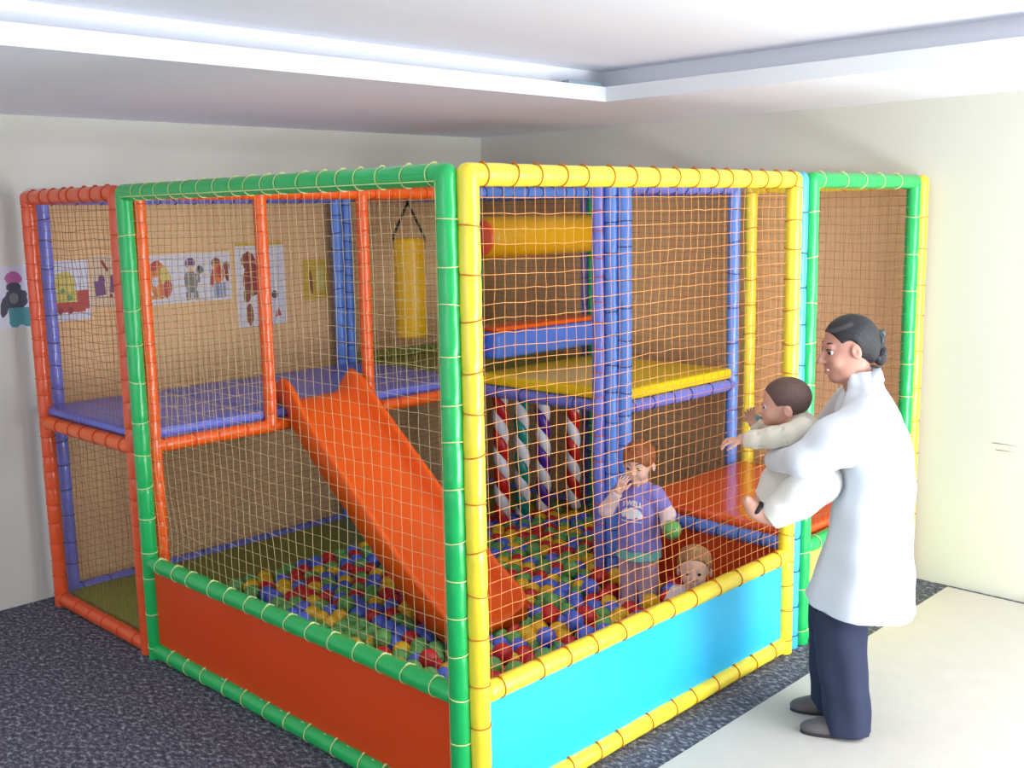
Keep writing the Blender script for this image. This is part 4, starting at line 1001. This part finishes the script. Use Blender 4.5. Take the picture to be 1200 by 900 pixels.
M['print_white'] = mat('white_shirt_print', (240, 240, 250), .8)
M['dark_strap'] = mat('black_sandal', (26, 26, 32), .5)
M['pacifier'] = mat('teal_pacifier', (84, 160, 170), .35)

# ------------------------------------------------------------------ the woman in the white coat
WO = Vector((1.498, -.492, .009)); WF = Vector((-.57, .8216, 0)); WRZ = math.atan2(WF.y, WF.x)
F = Field((-.36, -.36, -.01), (.42, .36, 1.70), .0048)
HR = rotm(math.radians(14), math.radians(6))
H = Head(F, (-.052, 0.0, 1.535), HR, 1.0)
# torso, hips, legs
F.loft([(.80, -.14, 0, .11, .16), (.95, -.15, 0, .12, .17), (1.1, -.15, 0, .11, .15), (1.25, -.14, 0, .11, .165), (1.33, -.125, 0, .08, .15), (1.37, -.115, 0, .06, .09)], .03)
for sg, ax in ((1, -.072), (-1, -.05)):
    F.chain([(-.13, .09 * sg, .85), (-.06, .095 * sg, .47), (ax, .095 * sg, .08)], [.085, .06, .04], .03)
    F.chain([(ax - .02, .095 * sg, .06), (ax + .06, .1 * sg, .045), (ax + .135, .105 * sg, .03)], [.028, .02, .014], .02)
# neck and head
F.cone((-.115, 0, 1.35), H.p((-.02, 0, -.05)), .058, .054, .03)
H.ell((-.012, 0, .03), (.096, .074, .088), .01)
H.ell((.022, 0, -.045), (.066, .058, .082), .03)
H.ell((.052, 0, -.108), (.026, .026, .022), .025)       # chin
H.ell((.0, .042, -.075), (.045, .018, .03), .03); H.ell((.0, -.042, -.075), (.045, .018, .03), .03)   # jaw
H.ell((.062, .033, -.042), (.024, .024, .022), .02); H.ell((.062, -.033, -.042), (.024, .024, .022), .02)  # smiling cheeks
H.ell((.078, 0, .018), (.012, .045, .010), .018)        # brow ridge
for sg in (1, -1): H.ell((.094, .031 * sg, -.004), (.012, .016, .0075), .008, True)   # eye sockets
H.cone((.084, 0, .004), (.110, 0, -.036), .0085, .0125, .012)   # nose
H.ell((.098, .011, -.041), (.010, .008, .007), .006); H.ell((.098, -.011, -.041), (.010, .008, .007), .006)
for sg in (1, -1):        # smiling lips
    H.cone((.091, 0, -.065), (.076, .030 * sg, -.058), .0065, .0035, .006)
    H.cone((.0875, 0, -.085), (.075, .029 * sg, -.062), .0075, .0035, .006)
    H.f.cone(H.p((.098, 0, -.0745)), H.p((.084, .021 * sg, -.065)), .0052, .0030, .003, True)
for sg in (1, -1):
    H.ell((-.006, .076 * sg, -.008), (.020, .010, .032), .006, False, rotm(0, .2, 0))
    H.ell((.0, .085 * sg, -.006), (.010, .006, .018), .004, True)
# arms and hands
ELB, WRL = (.122, .205, 1.135), (.225, -.02, 1.085)
F.chain([(-.1, .16, 1.29), ELB, WRL], [.055, .042, .028], .03)
F.chain([(-.1, -.16, 1.29), (.02, -.28, 1.08), (.09, -.21, .925)], [.055, .042, .028], .03)
hand(F, WRL, (-.05, -1, -.1), (-1, .05, 0), 1.0, .75, 1)
hand(F, (.09, -.21, .925), (.35, .93, -.02), (0, 0, 1), .95, .3, 1)
def w_region(C):
    q = (C - H.c) @ HR
    t = np.abs(q[:, 1]) / .030
    lips = (t < 1) & (q[:, 0] > .072) & (np.abs(q[:, 2] + .065 - .006 * t * t) < .0062 * (1 - .5 * t))
    lips |= (t < 1) & (q[:, 0] > .072) & (np.abs(q[:, 2] + .085 - .022 * t * t) < .0075 * (1 - .5 * t))
    return lips.astype(int)
woman = F.build('person', [M['skin_adult'], M['lips']], None, w_region, WO, WRZ)
tag(woman, 'smiling woman in a white coat and navy trousers, standing with the baby in her arms', 'person')
mb = MB(); v, f = rbox((.074, -.019, -.0765), (.0905, .019, -.069), .003); mb.add([H.p(q) for q in v], f); mb.build('teeth', M['teeth'], woman)
for sg in (1, -1):
    eyeball('eye', H, (.0765, .031 * sg, -.004), .0115, woman, M['eye_white'], M['iris'], (1, .35 * sg, -.25))
    v, f = sweep([H.p((.084 - .028 * abs(t - .35) ** 1.6 * 2 , (.012 + .036 * t) * sg, .021 + .010 * math.sin(t * 2.6))) for t in np.linspace(0, 1, 8)], [.002, .0034, .0038, .0038, .0034, .003, .0022, .001], 6)
    mesh_obj('eyebrow', v, f, M['brow'], woman)
    v, f = sweep([H.p((.0885 - .012 * t * t, (.018 + .026 * t) * sg, .0035 + .004 * math.sin(t * 3))) for t in np.linspace(0, 1, 7)], .0019, 5)
    mesh_obj('eyelash', v, f, M['brow'], woman)
# hair drawn back into a clip
G = Field((-.27, -.12, 1.36), (.1, .12, 1.70), .004)
Hh = Head(G, H.c, HR, 1.0)
Hh.ell((-.018, 0, .034), (.105, .083, .094), .01)
Hh.ell((-.075, 0, -.005), (.05, .066, .07), .03)
Hh.ell((.085, 0, -.035), (.078, .10, .105), .012, True)
Hh.ell((.02, .085, -.03), (.042, .05, .07), .01, True); Hh.ell((.02, -.085, -.03), (.042, .05, .07), .01, True)
Hh.ell((-.03, 0, -.12), (.08, .1, .06), .01, True)
hair = G.build('hair', [M['hair_black'], M['hair_grey']], woman, lambda C: (lambda q: ((np.abs(q[:, 2] - (.082 + .30 * (.05 - q[:, 0]))) < .007) & (q[:, 1] > .0) & (q[:, 0] > -.005)).astype(int))((C - H.c) @ HR))
G = Field((-.30, -.12, 1.36), (.0, .12, 1.70), .004)
Hh = Head(G, H.c, HR, 1.0)
for i in range(9):
    a = i * 2.4; r = .028
    Hh.ell((-.118 - .010 * math.cos(a * 1.3), r * math.sin(a) * .7, -.02 + r * math.cos(a) * 1.4), (.020, .024, .024), .012)
Hh.ell((-.125, .01, -.055), (.02, .02, .03), .014)
G.build('hair_bun', M['hair_black'], woman)
mb = MB()
for sg in (1, -1):
    v, f = sweep([H.p((-.10 - .022 * math.sin(t * 3.1), .012 * sg + .03 * sg * math.sin(t * 3.0), .062 - .085 * t)) for t in np.linspace(0, 1, 10)], [.004, .006, .0075, .008, .008, .0075, .007, .006, .005, .003], 8); mb.add(v, f)
v, f = rbox((-.150, -.012, .028), (-.118, .016, .052), .004); mb.add([H.p(q) for q in v], f)
mb.build('hair_clip', mat('dark_hair_clip', (46, 58, 62), .3), woman)
# coat
G = Field((-.40, -.40, .42), (.36, .40, 1.52), .0052)
G.loft([(.45, -.120, 0, .218, .266), (.6, -.136, 0, .190, .242), (.8, -.160, 0, .156, .204), (1.0, -.168, 0, .144, .196), (1.12, -.162, 0, .144, .202), (1.22, -.145, 0, .138, .208), (1.29, -.133, 0, .118, .195), (1.345, -.122, 0, .092, .155), (1.385, -.117, 0, .072, .105), (1.42, -.113, 0, .068, .08), (1.452, -.112, 0, .071, .076)], .0, fold=.005, fn=7)
G.chain([(-.105, .165, 1.285), (.02, .195, 1.21), ELB], [.085, .078, .058], .05)
G.chain([(-.02, .2, 1.17), (.13, .2, 1.14)], [.066, .05], .03)
G.chain([ELB, (.205, .05, 1.10)], [.057, .048], .03)
G.chain([(-.105, -.165, 1.285), (.02, -.28, 1.085)], [.085, .068], .05)
G.chain([(.02, -.28, 1.085), (.07, -.225, .975)], [.066, .050], .03)
for (a, b) in (((-.02, .215, 1.12), (-.10, .225, .95)), ((.0, .17, 1.05), (-.02, .19, .75)), ((-.25, .12, 1.2), (-.27, .12, .7))):
    G.cone(a, b, .005, .003, .03, sub=True)
G.loft([(.40, -.120, 0, .206, .254), (.52, -.126, 0, .19, .24), (.60, -.135, 0, .14, .2)], .01, sub=True)
G.cut((.06, .03, -1), (-.128, .0, .508))
# open neckline for collar
G.ell((-.085, 0, 1.47), (.066, .066, .075), .01, rotm(0, -.3, 0), sub=True)
coat = G.build('coat', M['coat'], woman)
mb = MB()
for sg in (1, -1):
    t = np.linspace(0, 1, 14)
    an = .02 + t * 2.2
    up = np.stack([-.112 - .066 * np.cos(an) - .0, sg * .072 * np.sin(an), 1.462 - .10 * np.clip(t - .45, 0, 1) ** 1.0], 1)
    dn = np.stack([-.114 - .078 * np.cos(an), sg * .092 * np.sin(an), 1.415 - .13 * np.clip(t - .40, 0, 1)], 1)
    rows = np.concatenate([up, dn, dn - [0, 0, .006], up - [0, 0, .004]])
    n = len(t)
    fs = [(r * n + i, r * n + i + 1, ((r + 1) % 4) * n + i + 1, ((r + 1) % 4) * n + i) for r in range(4) for i in range(n - 1)]
    fs += [(0, n, 2 * n, 3 * n), (n - 1, 4 * n - 1, 3 * n - 1, 2 * n - 1)]
    mb.add(rows, fs)
mb.build('collar', M['coat'], coat)
# trousers
G = Field((-.36, -.30, .0), (.2, .30, 1.0), .0052)
G.loft([(.012, -.085, .085, .088, .082), (.15, -.075, .088, .092, .084), (.30, -.055, .092, .096, .092), (.46, -.042, .092, .100, .100), (.70, -.12, .085, .10, .105), (.90, -.15, .08, .10, .10)], .01, fold=.0035, fn=5, seed=1)
G.loft([(.015, -.055, -.10, .084, .080), (.15, -.05, -.10, .088, .082), (.30, -.045, -.10, .094, .09), (.46, -.045, -.092, .098, .098), (.70, -.12, -.085, .10, .105), (.90, -.15, -.08, .10, .10)], .02, fold=.0035, fn=5, seed=3)
G.build('trousers', M['trousers'], woman)
for sg, ax in ((1, -.072), (-1, -.05)):
    G = Field((-.25, -.3, -.005), (.25, .3, .16), .0042)
    y0 = .092 * sg if sg > 0 else -.10
    G.ell((ax + .085, y0, .022), (.085, .044, .036), .02); G.ell((ax - .02, y0, .034), (.078, .040, .046), .03); G.ell((ax + .03, y0, .03), (.075, .041, .040), .03)
    G.cut((0, 0, -1), (0, 0, .012)); 
    sh = G.build('shoe', M['shoe'], woman)
    mb = MB()
    ol = [(ax + .172 * math.cos(a) * (.5 if math.cos(a) < 0 else .5) * 1.55 + .035, y0 + .043 * math.sin(a) * (1 + .12 * math.cos(a)), 0) for a in np.linspace(0, 2 * math.pi, 28, endpoint=False)]
    nn = len(ol)
    mb.add([(a, b, .0) for a, b, _ in ol] + [(a, b, .014) for a, b, _ in ol], [tuple(range(nn))[::-1], tuple(range(nn, 2 * nn))] + [(i, (i + 1) % nn, nn + (i + 1) % nn, nn + i) for i in range(nn)])
    mb.build('sole', M['sole'], sh, False)

# ------------------------------------------------------------------ the baby in her arms (same local axes)
F = Field((-.06, -.28, .80), (.47, .24, 1.46), .0038)
HB = rotm(math.radians(2), math.radians(4))
B = Head(F, (.172, -.018, 1.318), HB, .85)
B.ell((-.008, 0, .018), (.106, .090, .092), .01)
B.ell((.045, 0, -.045), (.056, .062, .060), .03)
for sg in (1, -1): B.ell((.072, .032 * sg, -.052), (.028, .026, .026), .02)
B.ell((.086, 0, -.090), (.018, .018, .014), .018)
B.cone((.100, 0, -.018), (.112, 0, -.040), .007, .011, .012)
B.ell((.102, 0, -.066), (.010, .016, .009), .008)
for sg in (1, -1):
    B.ell((.108, .032 * sg, -.012), (.012, .015, .009), .01, True)
    B.ell((-.0, .092 * sg, -.03), (.020, .010, .028), .006, False, rotm(0, .2, 0))
    B.ell((.006, .101 * sg, -.03), (.009, .006, .014), .004, True)
F.cone(B.p((-.01, 0, -.07)), (.12, -.005, 1.215), .040, .042, .02)
F.chain([(.10, -.005, 1.2), (.07, .0, 1.1), (.05, .0, 1.02)], [.064, .07, .075], .03)
F.chain([(.115, .075, 1.235), (.23, .088, 1.200), (.34, .052, 1.180)], [.032, .028, .021], .02)
F.chain([(.125, -.085, 1.225), (.24, -.13, 1.17), (.285, -.115, 1.21)], [.032, .028, .021], .02)
hand(F, (.34, .052, 1.178), (.95, -.1, -.12), (.1, -.35, -1), .58, .55, -1, .35)
hand(F, (.285, -.115, 1.215), (.35, .25, .9), (-.3, 1, -.1), .58, .7, 1, .2)
F.chain([(.06, .075, 1.02), (.17, .115, .94), (.222, .118, .895)], [.06, .045, .034], .03)
F.chain([(.222, .118, .895), (.266, .118, .905)], [.036, .029], .02)
F.chain([(.262, .118, .900), (.292, .116, .915), (.318, .112, .950)], [.029, .027, .021], .02)
for i in range(5): F.ell((.322 - .002 * i, .130 - .009 * i, .964 - .002 * i), (.007, .0062, .009), .004)
F.chain([(.06, -.075, 1.02), (.19, -.08, .985), (.25, -.07, .90)], [.058, .044, .030], .03)
F.chain([(.25, -.07, .90), (.30, -.07, .885)], [.026, .018], .02)
baby = F.build('person', M['skin_baby'], None, None, WO, WRZ)
tag(baby, 'baby in cream top held by the woman, one arm stretched towards the net', 'person')
for sg in (1, -1): eyeball('eye', B, (.094, .032 * sg, -.012), .011, baby, M['eye_white'], M['iris'])
G = Field((.03, -.13, 1.2), (.28, .1, 1.45), .0036)
Hh = Head(G, B.c, HB, .85)
Hh.ell((-.011, 0, .021), (.111, .095, .095), .01)
Hh.ell((.105, 0, -.045), (.08, .11, .105), .01, True)
for sg in (1, -1): Hh.ell((.03, .1 * sg, -.055), (.05, .04, .055), .01, True)
Hh.ell((.0, 0, -.13), (.12, .12, .08), .01, True)
G.build('hair', M['hair_baby'], baby)
G = Field((-.06, -.26, .95), (.42, .20, 1.30), .0042)
G.chain([(.10, -.005, 1.19), (.07, .0, 1.1), (.05, .0, 1.02)], [.075, .08, .084], .03)
G.chain([(.110, .068, 1.222), (.17, .088, 1.208), (.23, .09, 1.196), (.29, .074, 1.185), (.332, .055, 1.179)], [.042, .042, .040, .034, .029], .02)
G.chain([(.122, -.075, 1.215), (.24, -.13, 1.168), (.275, -.118, 1.195)], [.044, .038, .031], .02)
for t in (.2, .38, .55, .7): 
    c = np.array((.15, .09, 1.225)) * (1 - t) + np.array((.332, .058, 1.18)) * t
    G.cone(c + [.01, .03, .03], c + [-.012, .04, -.03], .003, .003, .008, sub=True)
G.cone((.105, -.005, 1.20), (.118, -.005, 1.228), .07, .052, .02)
G.cone((.106, .02, 1.225), (.116, .078, 1.236), .054, .043, .02); G.cone((.106, -.02, 1.225), (.116, -.085, 1.228), .054, .043, .02)
G.cut((1, -.2, 0), (.332, .055, 1.18))
G.build('top', M['cream'], baby)
G = Field((-.08, -.20, .80), (.33, .22, 1.12), .0042)
G.chain([(.05, .0, 1.06), (.045, .0, 1.03)], [.098, .105], .02)
G.chain([(.05, .065, 1.02), (.13, .108, .965), (.195, .118, .918)], [.090, .078, .062], .03)
G.chain([(.195, .118, .918), (.226, .118, .893)], [.060, .050], .02)
G.chain([(.05, -.06, 1.02), (.19, -.08, .985), (.235, -.074, .925)], [.085, .062, .045], .03)
G.cone((.06, .18, 1.0), (.13, .175, .93), .004, .003, .012, sub=True); G.cone((.1, .185, 1.01), (.17, .17, .94), .004, .003, .012, sub=True)
G.cut((.78, 0, -.62), (.236, .118, .884))
G.build('trousers', M['baby_white'], baby)
v, f = sweep([np.array((.280, .118, .920)) + .0265 * (math.cos(a) * np.array((.55, 0, -.8)) * 0 + math.cos(a) * np.array((0, 1, 0)) + math.sin(a) * np.array((-.55, 0, .75))) for a in np.linspace(0, 2 * math.pi, 20, endpoint=False)], .010, 8, True)
mesh_obj('ankle_strap', v, f, M['dark_strap'], baby)
pc = empty('pacifier', (0, 0, 0)); pc.location = WO + Matrix.Rotation(WRZ, 3, 'Z') @ Vector(B.p((.128, .0, -.066))); pc.rotation_euler = (0, 0, WRZ)
tag(pc, "teal pacifier at the baby's mouth", 'pacifier')
bm = bmesh.new(); bmesh.ops.create_uvsphere(bm, u_segments=18, v_segments=12, radius=.017)
for q in bm.verts: q.co.x *= .25; q.co.z *= .8
v = [tuple(q.co) for q in bm.verts]; f = [tuple(q.index for q in fc.verts) for fc in bm.faces]; bm.free(); mesh_obj('shield', v, f, M['pacifier'], pc)
v, f = sweep([(.006, .011 * math.cos(a), .011 * math.sin(a)) for a in np.linspace(0, 2 * math.pi, 16, endpoint=False)], .0022, 6, True); mesh_obj('ring', v, f, M['pacifier'], pc)
v, f = sweep([(-.002, 0, 0), (-.018, 0, 0)], [.005, .006], 8); mesh_obj('teat', v, f, M['pacifier'], pc)

# ------------------------------------------------------------------ the toddler standing in the pit
TO = Vector((1.93, .77, .061)); TF = Vector((-.98, -.18, 0)); TRZ = math.atan2(TF.y, TF.x)
F = Field((-.16, -.24, -.005), (.20, .28, .90), .0038)
TH = rotm(math.radians(6), math.radians(10))
T = Head(F, (.0, 0, .765), TH, .86)
def child_face(T):
    T.ell((-.008, 0, .022), (.100, .086, .090), .01)
    T.ell((.036, 0, -.045), (.058, .060, .066), .03)
    for sg in (1, -1): T.ell((.066, .032 * sg, -.048), (.026, .026, .026), .02)
    T.ell((.074, 0, -.096), (.020, .020, .016), .018)
    T.cone((.092, 0, -.006), (.106, 0, -.034), .007, .0115, .012)
    T.ell((.092, 0, -.062), (.009, .020, .006), .008); T.ell((.089, 0, -.074), (.010, .016, .007), .008)
    for sg in (1, -1):
        T.ell((.100, .033 * sg, -.006), (.012, .016, .010), .01, True)
        T.ell((-.0, .089 * sg, -.022), (.020, .011, .029), .006, False, rotm(0, .2, 0))
        T.ell((.006, .099 * sg, -.022), (.009, .006, .015), .004, True)
child_face(T)
F.cone(T.p((-.01, 0, -.08)), (-.005, 0, .62), .040, .042, .02)
F.loft([(.27, 0, 0, .075, .09), (.36, .005, 0, .08, .088), (.5, 0, 0, .07, .088), (.6, -.002, 0, .058, .09), (.645, -.002, 0, .04, .06)], .03)
for sg in (1, -1):
    F.chain([(0, .045 * sg, .31), (.005, .05 * sg, .17), (-.005, .052 * sg, .045)], [.056, .044, .03], .02)
    F.chain([(-.008, .052 * sg, .03), (.04, .056 * sg, .024), (.085, .06 * sg, .018)], [.028, .024, .018], .015)
RE, RW = (.075, -.145, .515), (.098, -.062, .632)
LE, LW = (-.01, .155, .515), (.035, .168, .455)
F.chain([(0, -.088, .615), RE, RW], [.034, .029, .021], .02)
F.chain([(0, .088, .615), LE, LW], [.034, .029, .021], .02)
hand(F, RW, (.05, .42, .9), (-.9, .1, .15), .60, .75, 1, .15)
hand(F, LW, (.75, .35, -.1), (-.1, .75, .15), .60, .85, 1, .3)
boy = F.build('person', M['skin_child'], None, None, TO, TRZ)
tag(boy, 'toddler with auburn hair in lilac printed top standing in the ball pit, hand to mouth', 'person')
for sg in (1, -1):
    eyeball('eye', T, (.087, .033 * sg, -.006), .0118, boy, M['eye_white'], M['iris'], (1, 0, -.25))
    v, f = sweep([T.p((.092 - .02 * t * t, (.016 + .034 * t) * sg, .018 + .008 * math.sin(t * 2.6))) for t in np.linspace(0, 1, 7)], .0022, 5); mesh_obj('eyebrow', v, f, mat('auburn_brow', (140, 92, 66), .8) if sg > 0 else bpy.data.materials['auburn_brow'], boy)
def child_hair(Hd, parent, m, lo, hi, seed, front=(.112, -.058)):
    G = Field(lo, hi, .0038)
    Hh = Head(G, Hd.c, Hd.R, Hd.k)
    Hh.ell((-.012, 0, .028), (.110, .096, .096), .01)
    r2 = np.random.default_rng(seed)
    for i in range(46):      # tufts
        a, b = r2.uniform(0, 6.28), r2.uniform(.05, 1.35)
        n = np.array([math.cos(a) * math.sin(b), math.sin(a) * math.sin(b), math.cos(b)])
        p = np.array([-.012, 0, .028]) + n * [.104, .09, .09]
        tg_ = np.cross(n, r2.normal(size=3)); tg_ /= np.linalg.norm(tg_)
        Hh.cone(p, p + tg_ * .03 + n * .006 + [-.004, 0, -.008], .012, .006, .008)
    Hh.ell((front[0], 0, front[1]), (.082, .12, .098), .008, True)
    for sg in (1, -1): Hh.ell((.03, .1 * sg, -.06), (.05, .045, .062), .008, True)
    Hh.ell((-.0, 0, -.135), (.13, .13, .085), .01, True)
    return G.build('hair', m, parent)
child_hair(T, boy, M['hair_auburn'], (-.16, -.13, .62), (.16, .13, .92), 5)
# long-sleeved undershirt
G = Field((-.14, -.22, .22), (.18, .26, .70), .004)
G.loft([(.272, .002, 0, .104, .118), (.33, .002, 0, .100, .113), (.40, .004, 0, .088, .10)], .01, fold=.002, fn=8)
G.loft([(.2, .002, 0, .094, .108), (.285, .002, 0, .094, .108)], .005, sub=True)
G.build('undershirt', M['aqua'], boy)
for a, b, c in (((.0, -.095, .60), RE, RW), ((.0, .095, .60), LE, LW)):
    G = Field((-.14, -.24, .38), (.18, .28, .70), .004)
    b, c = np.array(b), np.array(c)
    G.chain([a, b, b + (c - b) * .8], [.040, .038, .029], .02)
    G.build('sleeve', M['pink_sleeve'], boy)
G = Field((-.16, -.22, .26), (.18, .24, .70), .004)
SH = [(.325, .003, 0, .107, .121), (.38, .005, 0, .100, .114), (.46, .003, 0, .088, .106), (.55, .0, 0, .078, .104), (.60, -.002, 0, .068, .100), (.645, -.003, 0, .05, .07), (.665, -.003, 0, .046, .05)]
G.loft(SH, .0, fold=.0025, fn=7, seed=2)
for sg, e in ((-1, RE), (1, LE)):
    a = np.array((0, .088 * sg, .610)); G.cone(a, a + (np.array(e) - a) * .55, .048, .047, .02)
G.ell((.002, 0, .685), (.05, .05, .04), .01, sub=True)

tee = G.build('tshirt', M['lilac_tee'], boy)
# print on the shirt: an arc of letters, a broad emblem and a small line below
def chest_x(z, y):
    s_ = np.array(SH); cx = np.interp(z, s_[:, 0], s_[:, 1]); ax = np.interp(z, s_[:, 0], s_[:, 3]); ay = np.interp(z, s_[:, 0], s_[:, 4])
    return cx + ax * math.sqrt(max(0, 1 - (y / ay) ** 2)) + .0045
def letters(txt, size, z0, arc, width):
    cu = bpy.data.curves.new('print', 'FONT'); cu.body = txt; cu.size = size; cu.align_x = 'CENTER'; cu.extrude = .0; cu.offset = .0012
    o = bpy.data.objects.new('print', cu); COL.objects.link(o)
    dg = bpy.context.evaluated_depsgraph_get(); me = bpy.data.meshes.new_from_object(o.evaluated_get(dg))
    vs = np.array([q.co[:] for q in me.vertices]); fs = [tuple(p.vertices) for p in me.polygons]
    bpy.data.objects.remove(o); bpy.data.curves.remove(cu); bpy.data.meshes.remove(me)
    k = width / (vs[:, 0].max() - vs[:, 0].min())
    out = []
    for x, y, _ in vs:
        yy = x * k + .0; zz = z0 + y * k - arc * (x * k / (width / 2)) ** 2
        out.append((chest_x(zz, yy), yy, zz))
    return out, fs
mb = MB()
v, f = letters('S WELL', .03, .558, .012, .112); mb.add(v, f)
for k in range(9):
    yy = -.052 + k * .013
    q = [(chest_x(z_, y_), y_, z_) for y_, z_ in ((yy - .005, .474), (yy + .005, .474), (yy + .005, .481), (yy - .005, .481))]
    mb.add(q, [(0, 1, 2, 3)])
for cx, cz, rx, rz in ((-.026, .520, .026, .022), (.026, .520, .026, .022), (.0, .514, .036, .026), (-.046, .508, .014, .014), (.046, .508, .014, .014), (0, .537, .018, .012)):
    n = 26
    pts = [(chest_x(cz + rz * math.sin(a) * (1 + .15 * math.sin(5 * a)), cx + rx * math.cos(a)), cx + rx * math.cos(a) * (1 + .12 * math.cos(6 * a)), cz + rz * math.sin(a) * (1 + .15 * math.sin(5 * a))) for a in np.linspace(0, 2 * math.pi, n, endpoint=False)]
    c = (chest_x(cz, cx) + .0012, cx, cz)
    mb.add([c] + pts, [(0, i + 1, (i + 1) % n + 1) for i in range(n)])
pr = mb.build('print', M['print_white'], tee); pr['label'] = 'white print on the shirt front'
G = Field((-.14, -.16, .0), (.15, .16, .36), .004)
for sg in (1, -1):
    G.loft([(.03, -.002, .055 * sg, .046, .046), (.12, .0, .054 * sg, .052, .05), (.22, .003, .048 * sg, .062, .054), (.33, .003, .038 * sg, .078, .056)], .012, fold=.003, fn=4, seed=sg)
G.build('trousers', M['mauve'], boy)
gb = link(bpy.data.objects.new('pit_ball', ball_mesh['green']))
gb.location = TO + Matrix.Rotation(TRZ, 3, 'Z') @ Vector((.068, .215, .462)); gb.scale = (1.08, 1.08, 1.08)
tag(gb, "green plastic ball held in the standing toddler's hand", 'ball', 'plastic balls in the ball pit')

# ------------------------------------------------------------------ the child sitting low behind the yellow rail
KO = Vector((1.77, .315, .061)); KF = Vector((-.93, -.36, 0)); KRZ = math.atan2(KF.y, KF.x)
F = Field((-.14, -.20, -.01), (.36, .20, .50), .004)
KH = rotm(math.radians(10), math.radians(-2))
K_ = Head(F, (.02, 0, .358), KH, .84)
child_face(K_)
F.cone(K_.p((-.01, 0, -.08)), (.0, 0, .235), .038, .042, .02)
F.loft([(.0, -.01, 0, .085, .10), (.08, -.01, 0, .085, .095), (.18, -.005, 0, .068, .085), (.25, .0, 0, .04, .06)], .03)
for sg in (1, -1):
    F.chain([(.0, .06 * sg, .06), (.15, .09 * sg, .075), (.28, .085 * sg, .04)], [.055, .042, .028], .02)
    F.chain([(.28, .085 * sg, .03), (.305, .088 * sg, .07)], [.024, .018], .012)
    F.chain([(.0, .085 * sg, .225), (.04, .125 * sg, .13), (.12, .10 * sg, .11)], [.033, .028, .020], .02)
    hand(F, (.12, .10 * sg, .11), (.9, -.1 * sg, -.2), (0, -.2 * sg, -1), .56, .5, sg)
kid = F.build('person', M['skin_child'], None, None, KO, KRZ)
tag(kid, 'small child with light brown hair sitting low behind the yellow rail', 'person')
for sg in (1, -1): eyeball('eye', K_, (.087, .033 * sg, -.006), .0118, kid, M['eye_white'], M['iris'], (1, 0, -.3))
child_hair(K_, kid, M['hair_fair'], (-.14, -.13, .22), (.18, .13, .52), 9, (.095, -.03))
G = Field((-.14, -.20, -.01), (.16, .20, .30), .004)
G.loft([(.0, -.01, 0, .1, .115), (.08, -.01, 0, .1, .108), (.18, -.005, 0, .082, .1), (.225, .0, 0, .06, .085), (.262, .003, 0, .048, .056)], .0, fold=.003, fn=6)
for sg in (1, -1): G.chain([(.0, .085 * sg, .215), (.035, .122 * sg, .14), (.085, .110 * sg, .12)], [.044, .038, .030], .02)
G.ell((.005, 0, .285), (.045, .045, .04), .008, sub=True)
G.build('shirt', M['kid_white'], kid)
G = Field((-.16, -.18, -.005), (.30, .18, .16), .004)
G.loft([(.0, -.012, 0, .108, .122), (.06, -.01, 0, .104, .116)], .02)
for sg in (1, -1): G.chain([(.0, .06 * sg, .062), (.15, .09 * sg, .075), (.25, .086 * sg, .05)], [.06, .05, .038], .02)
G.cut((0, 0, -1), (0, 0, .001))
G.build('trousers', M['mauve'], kid)
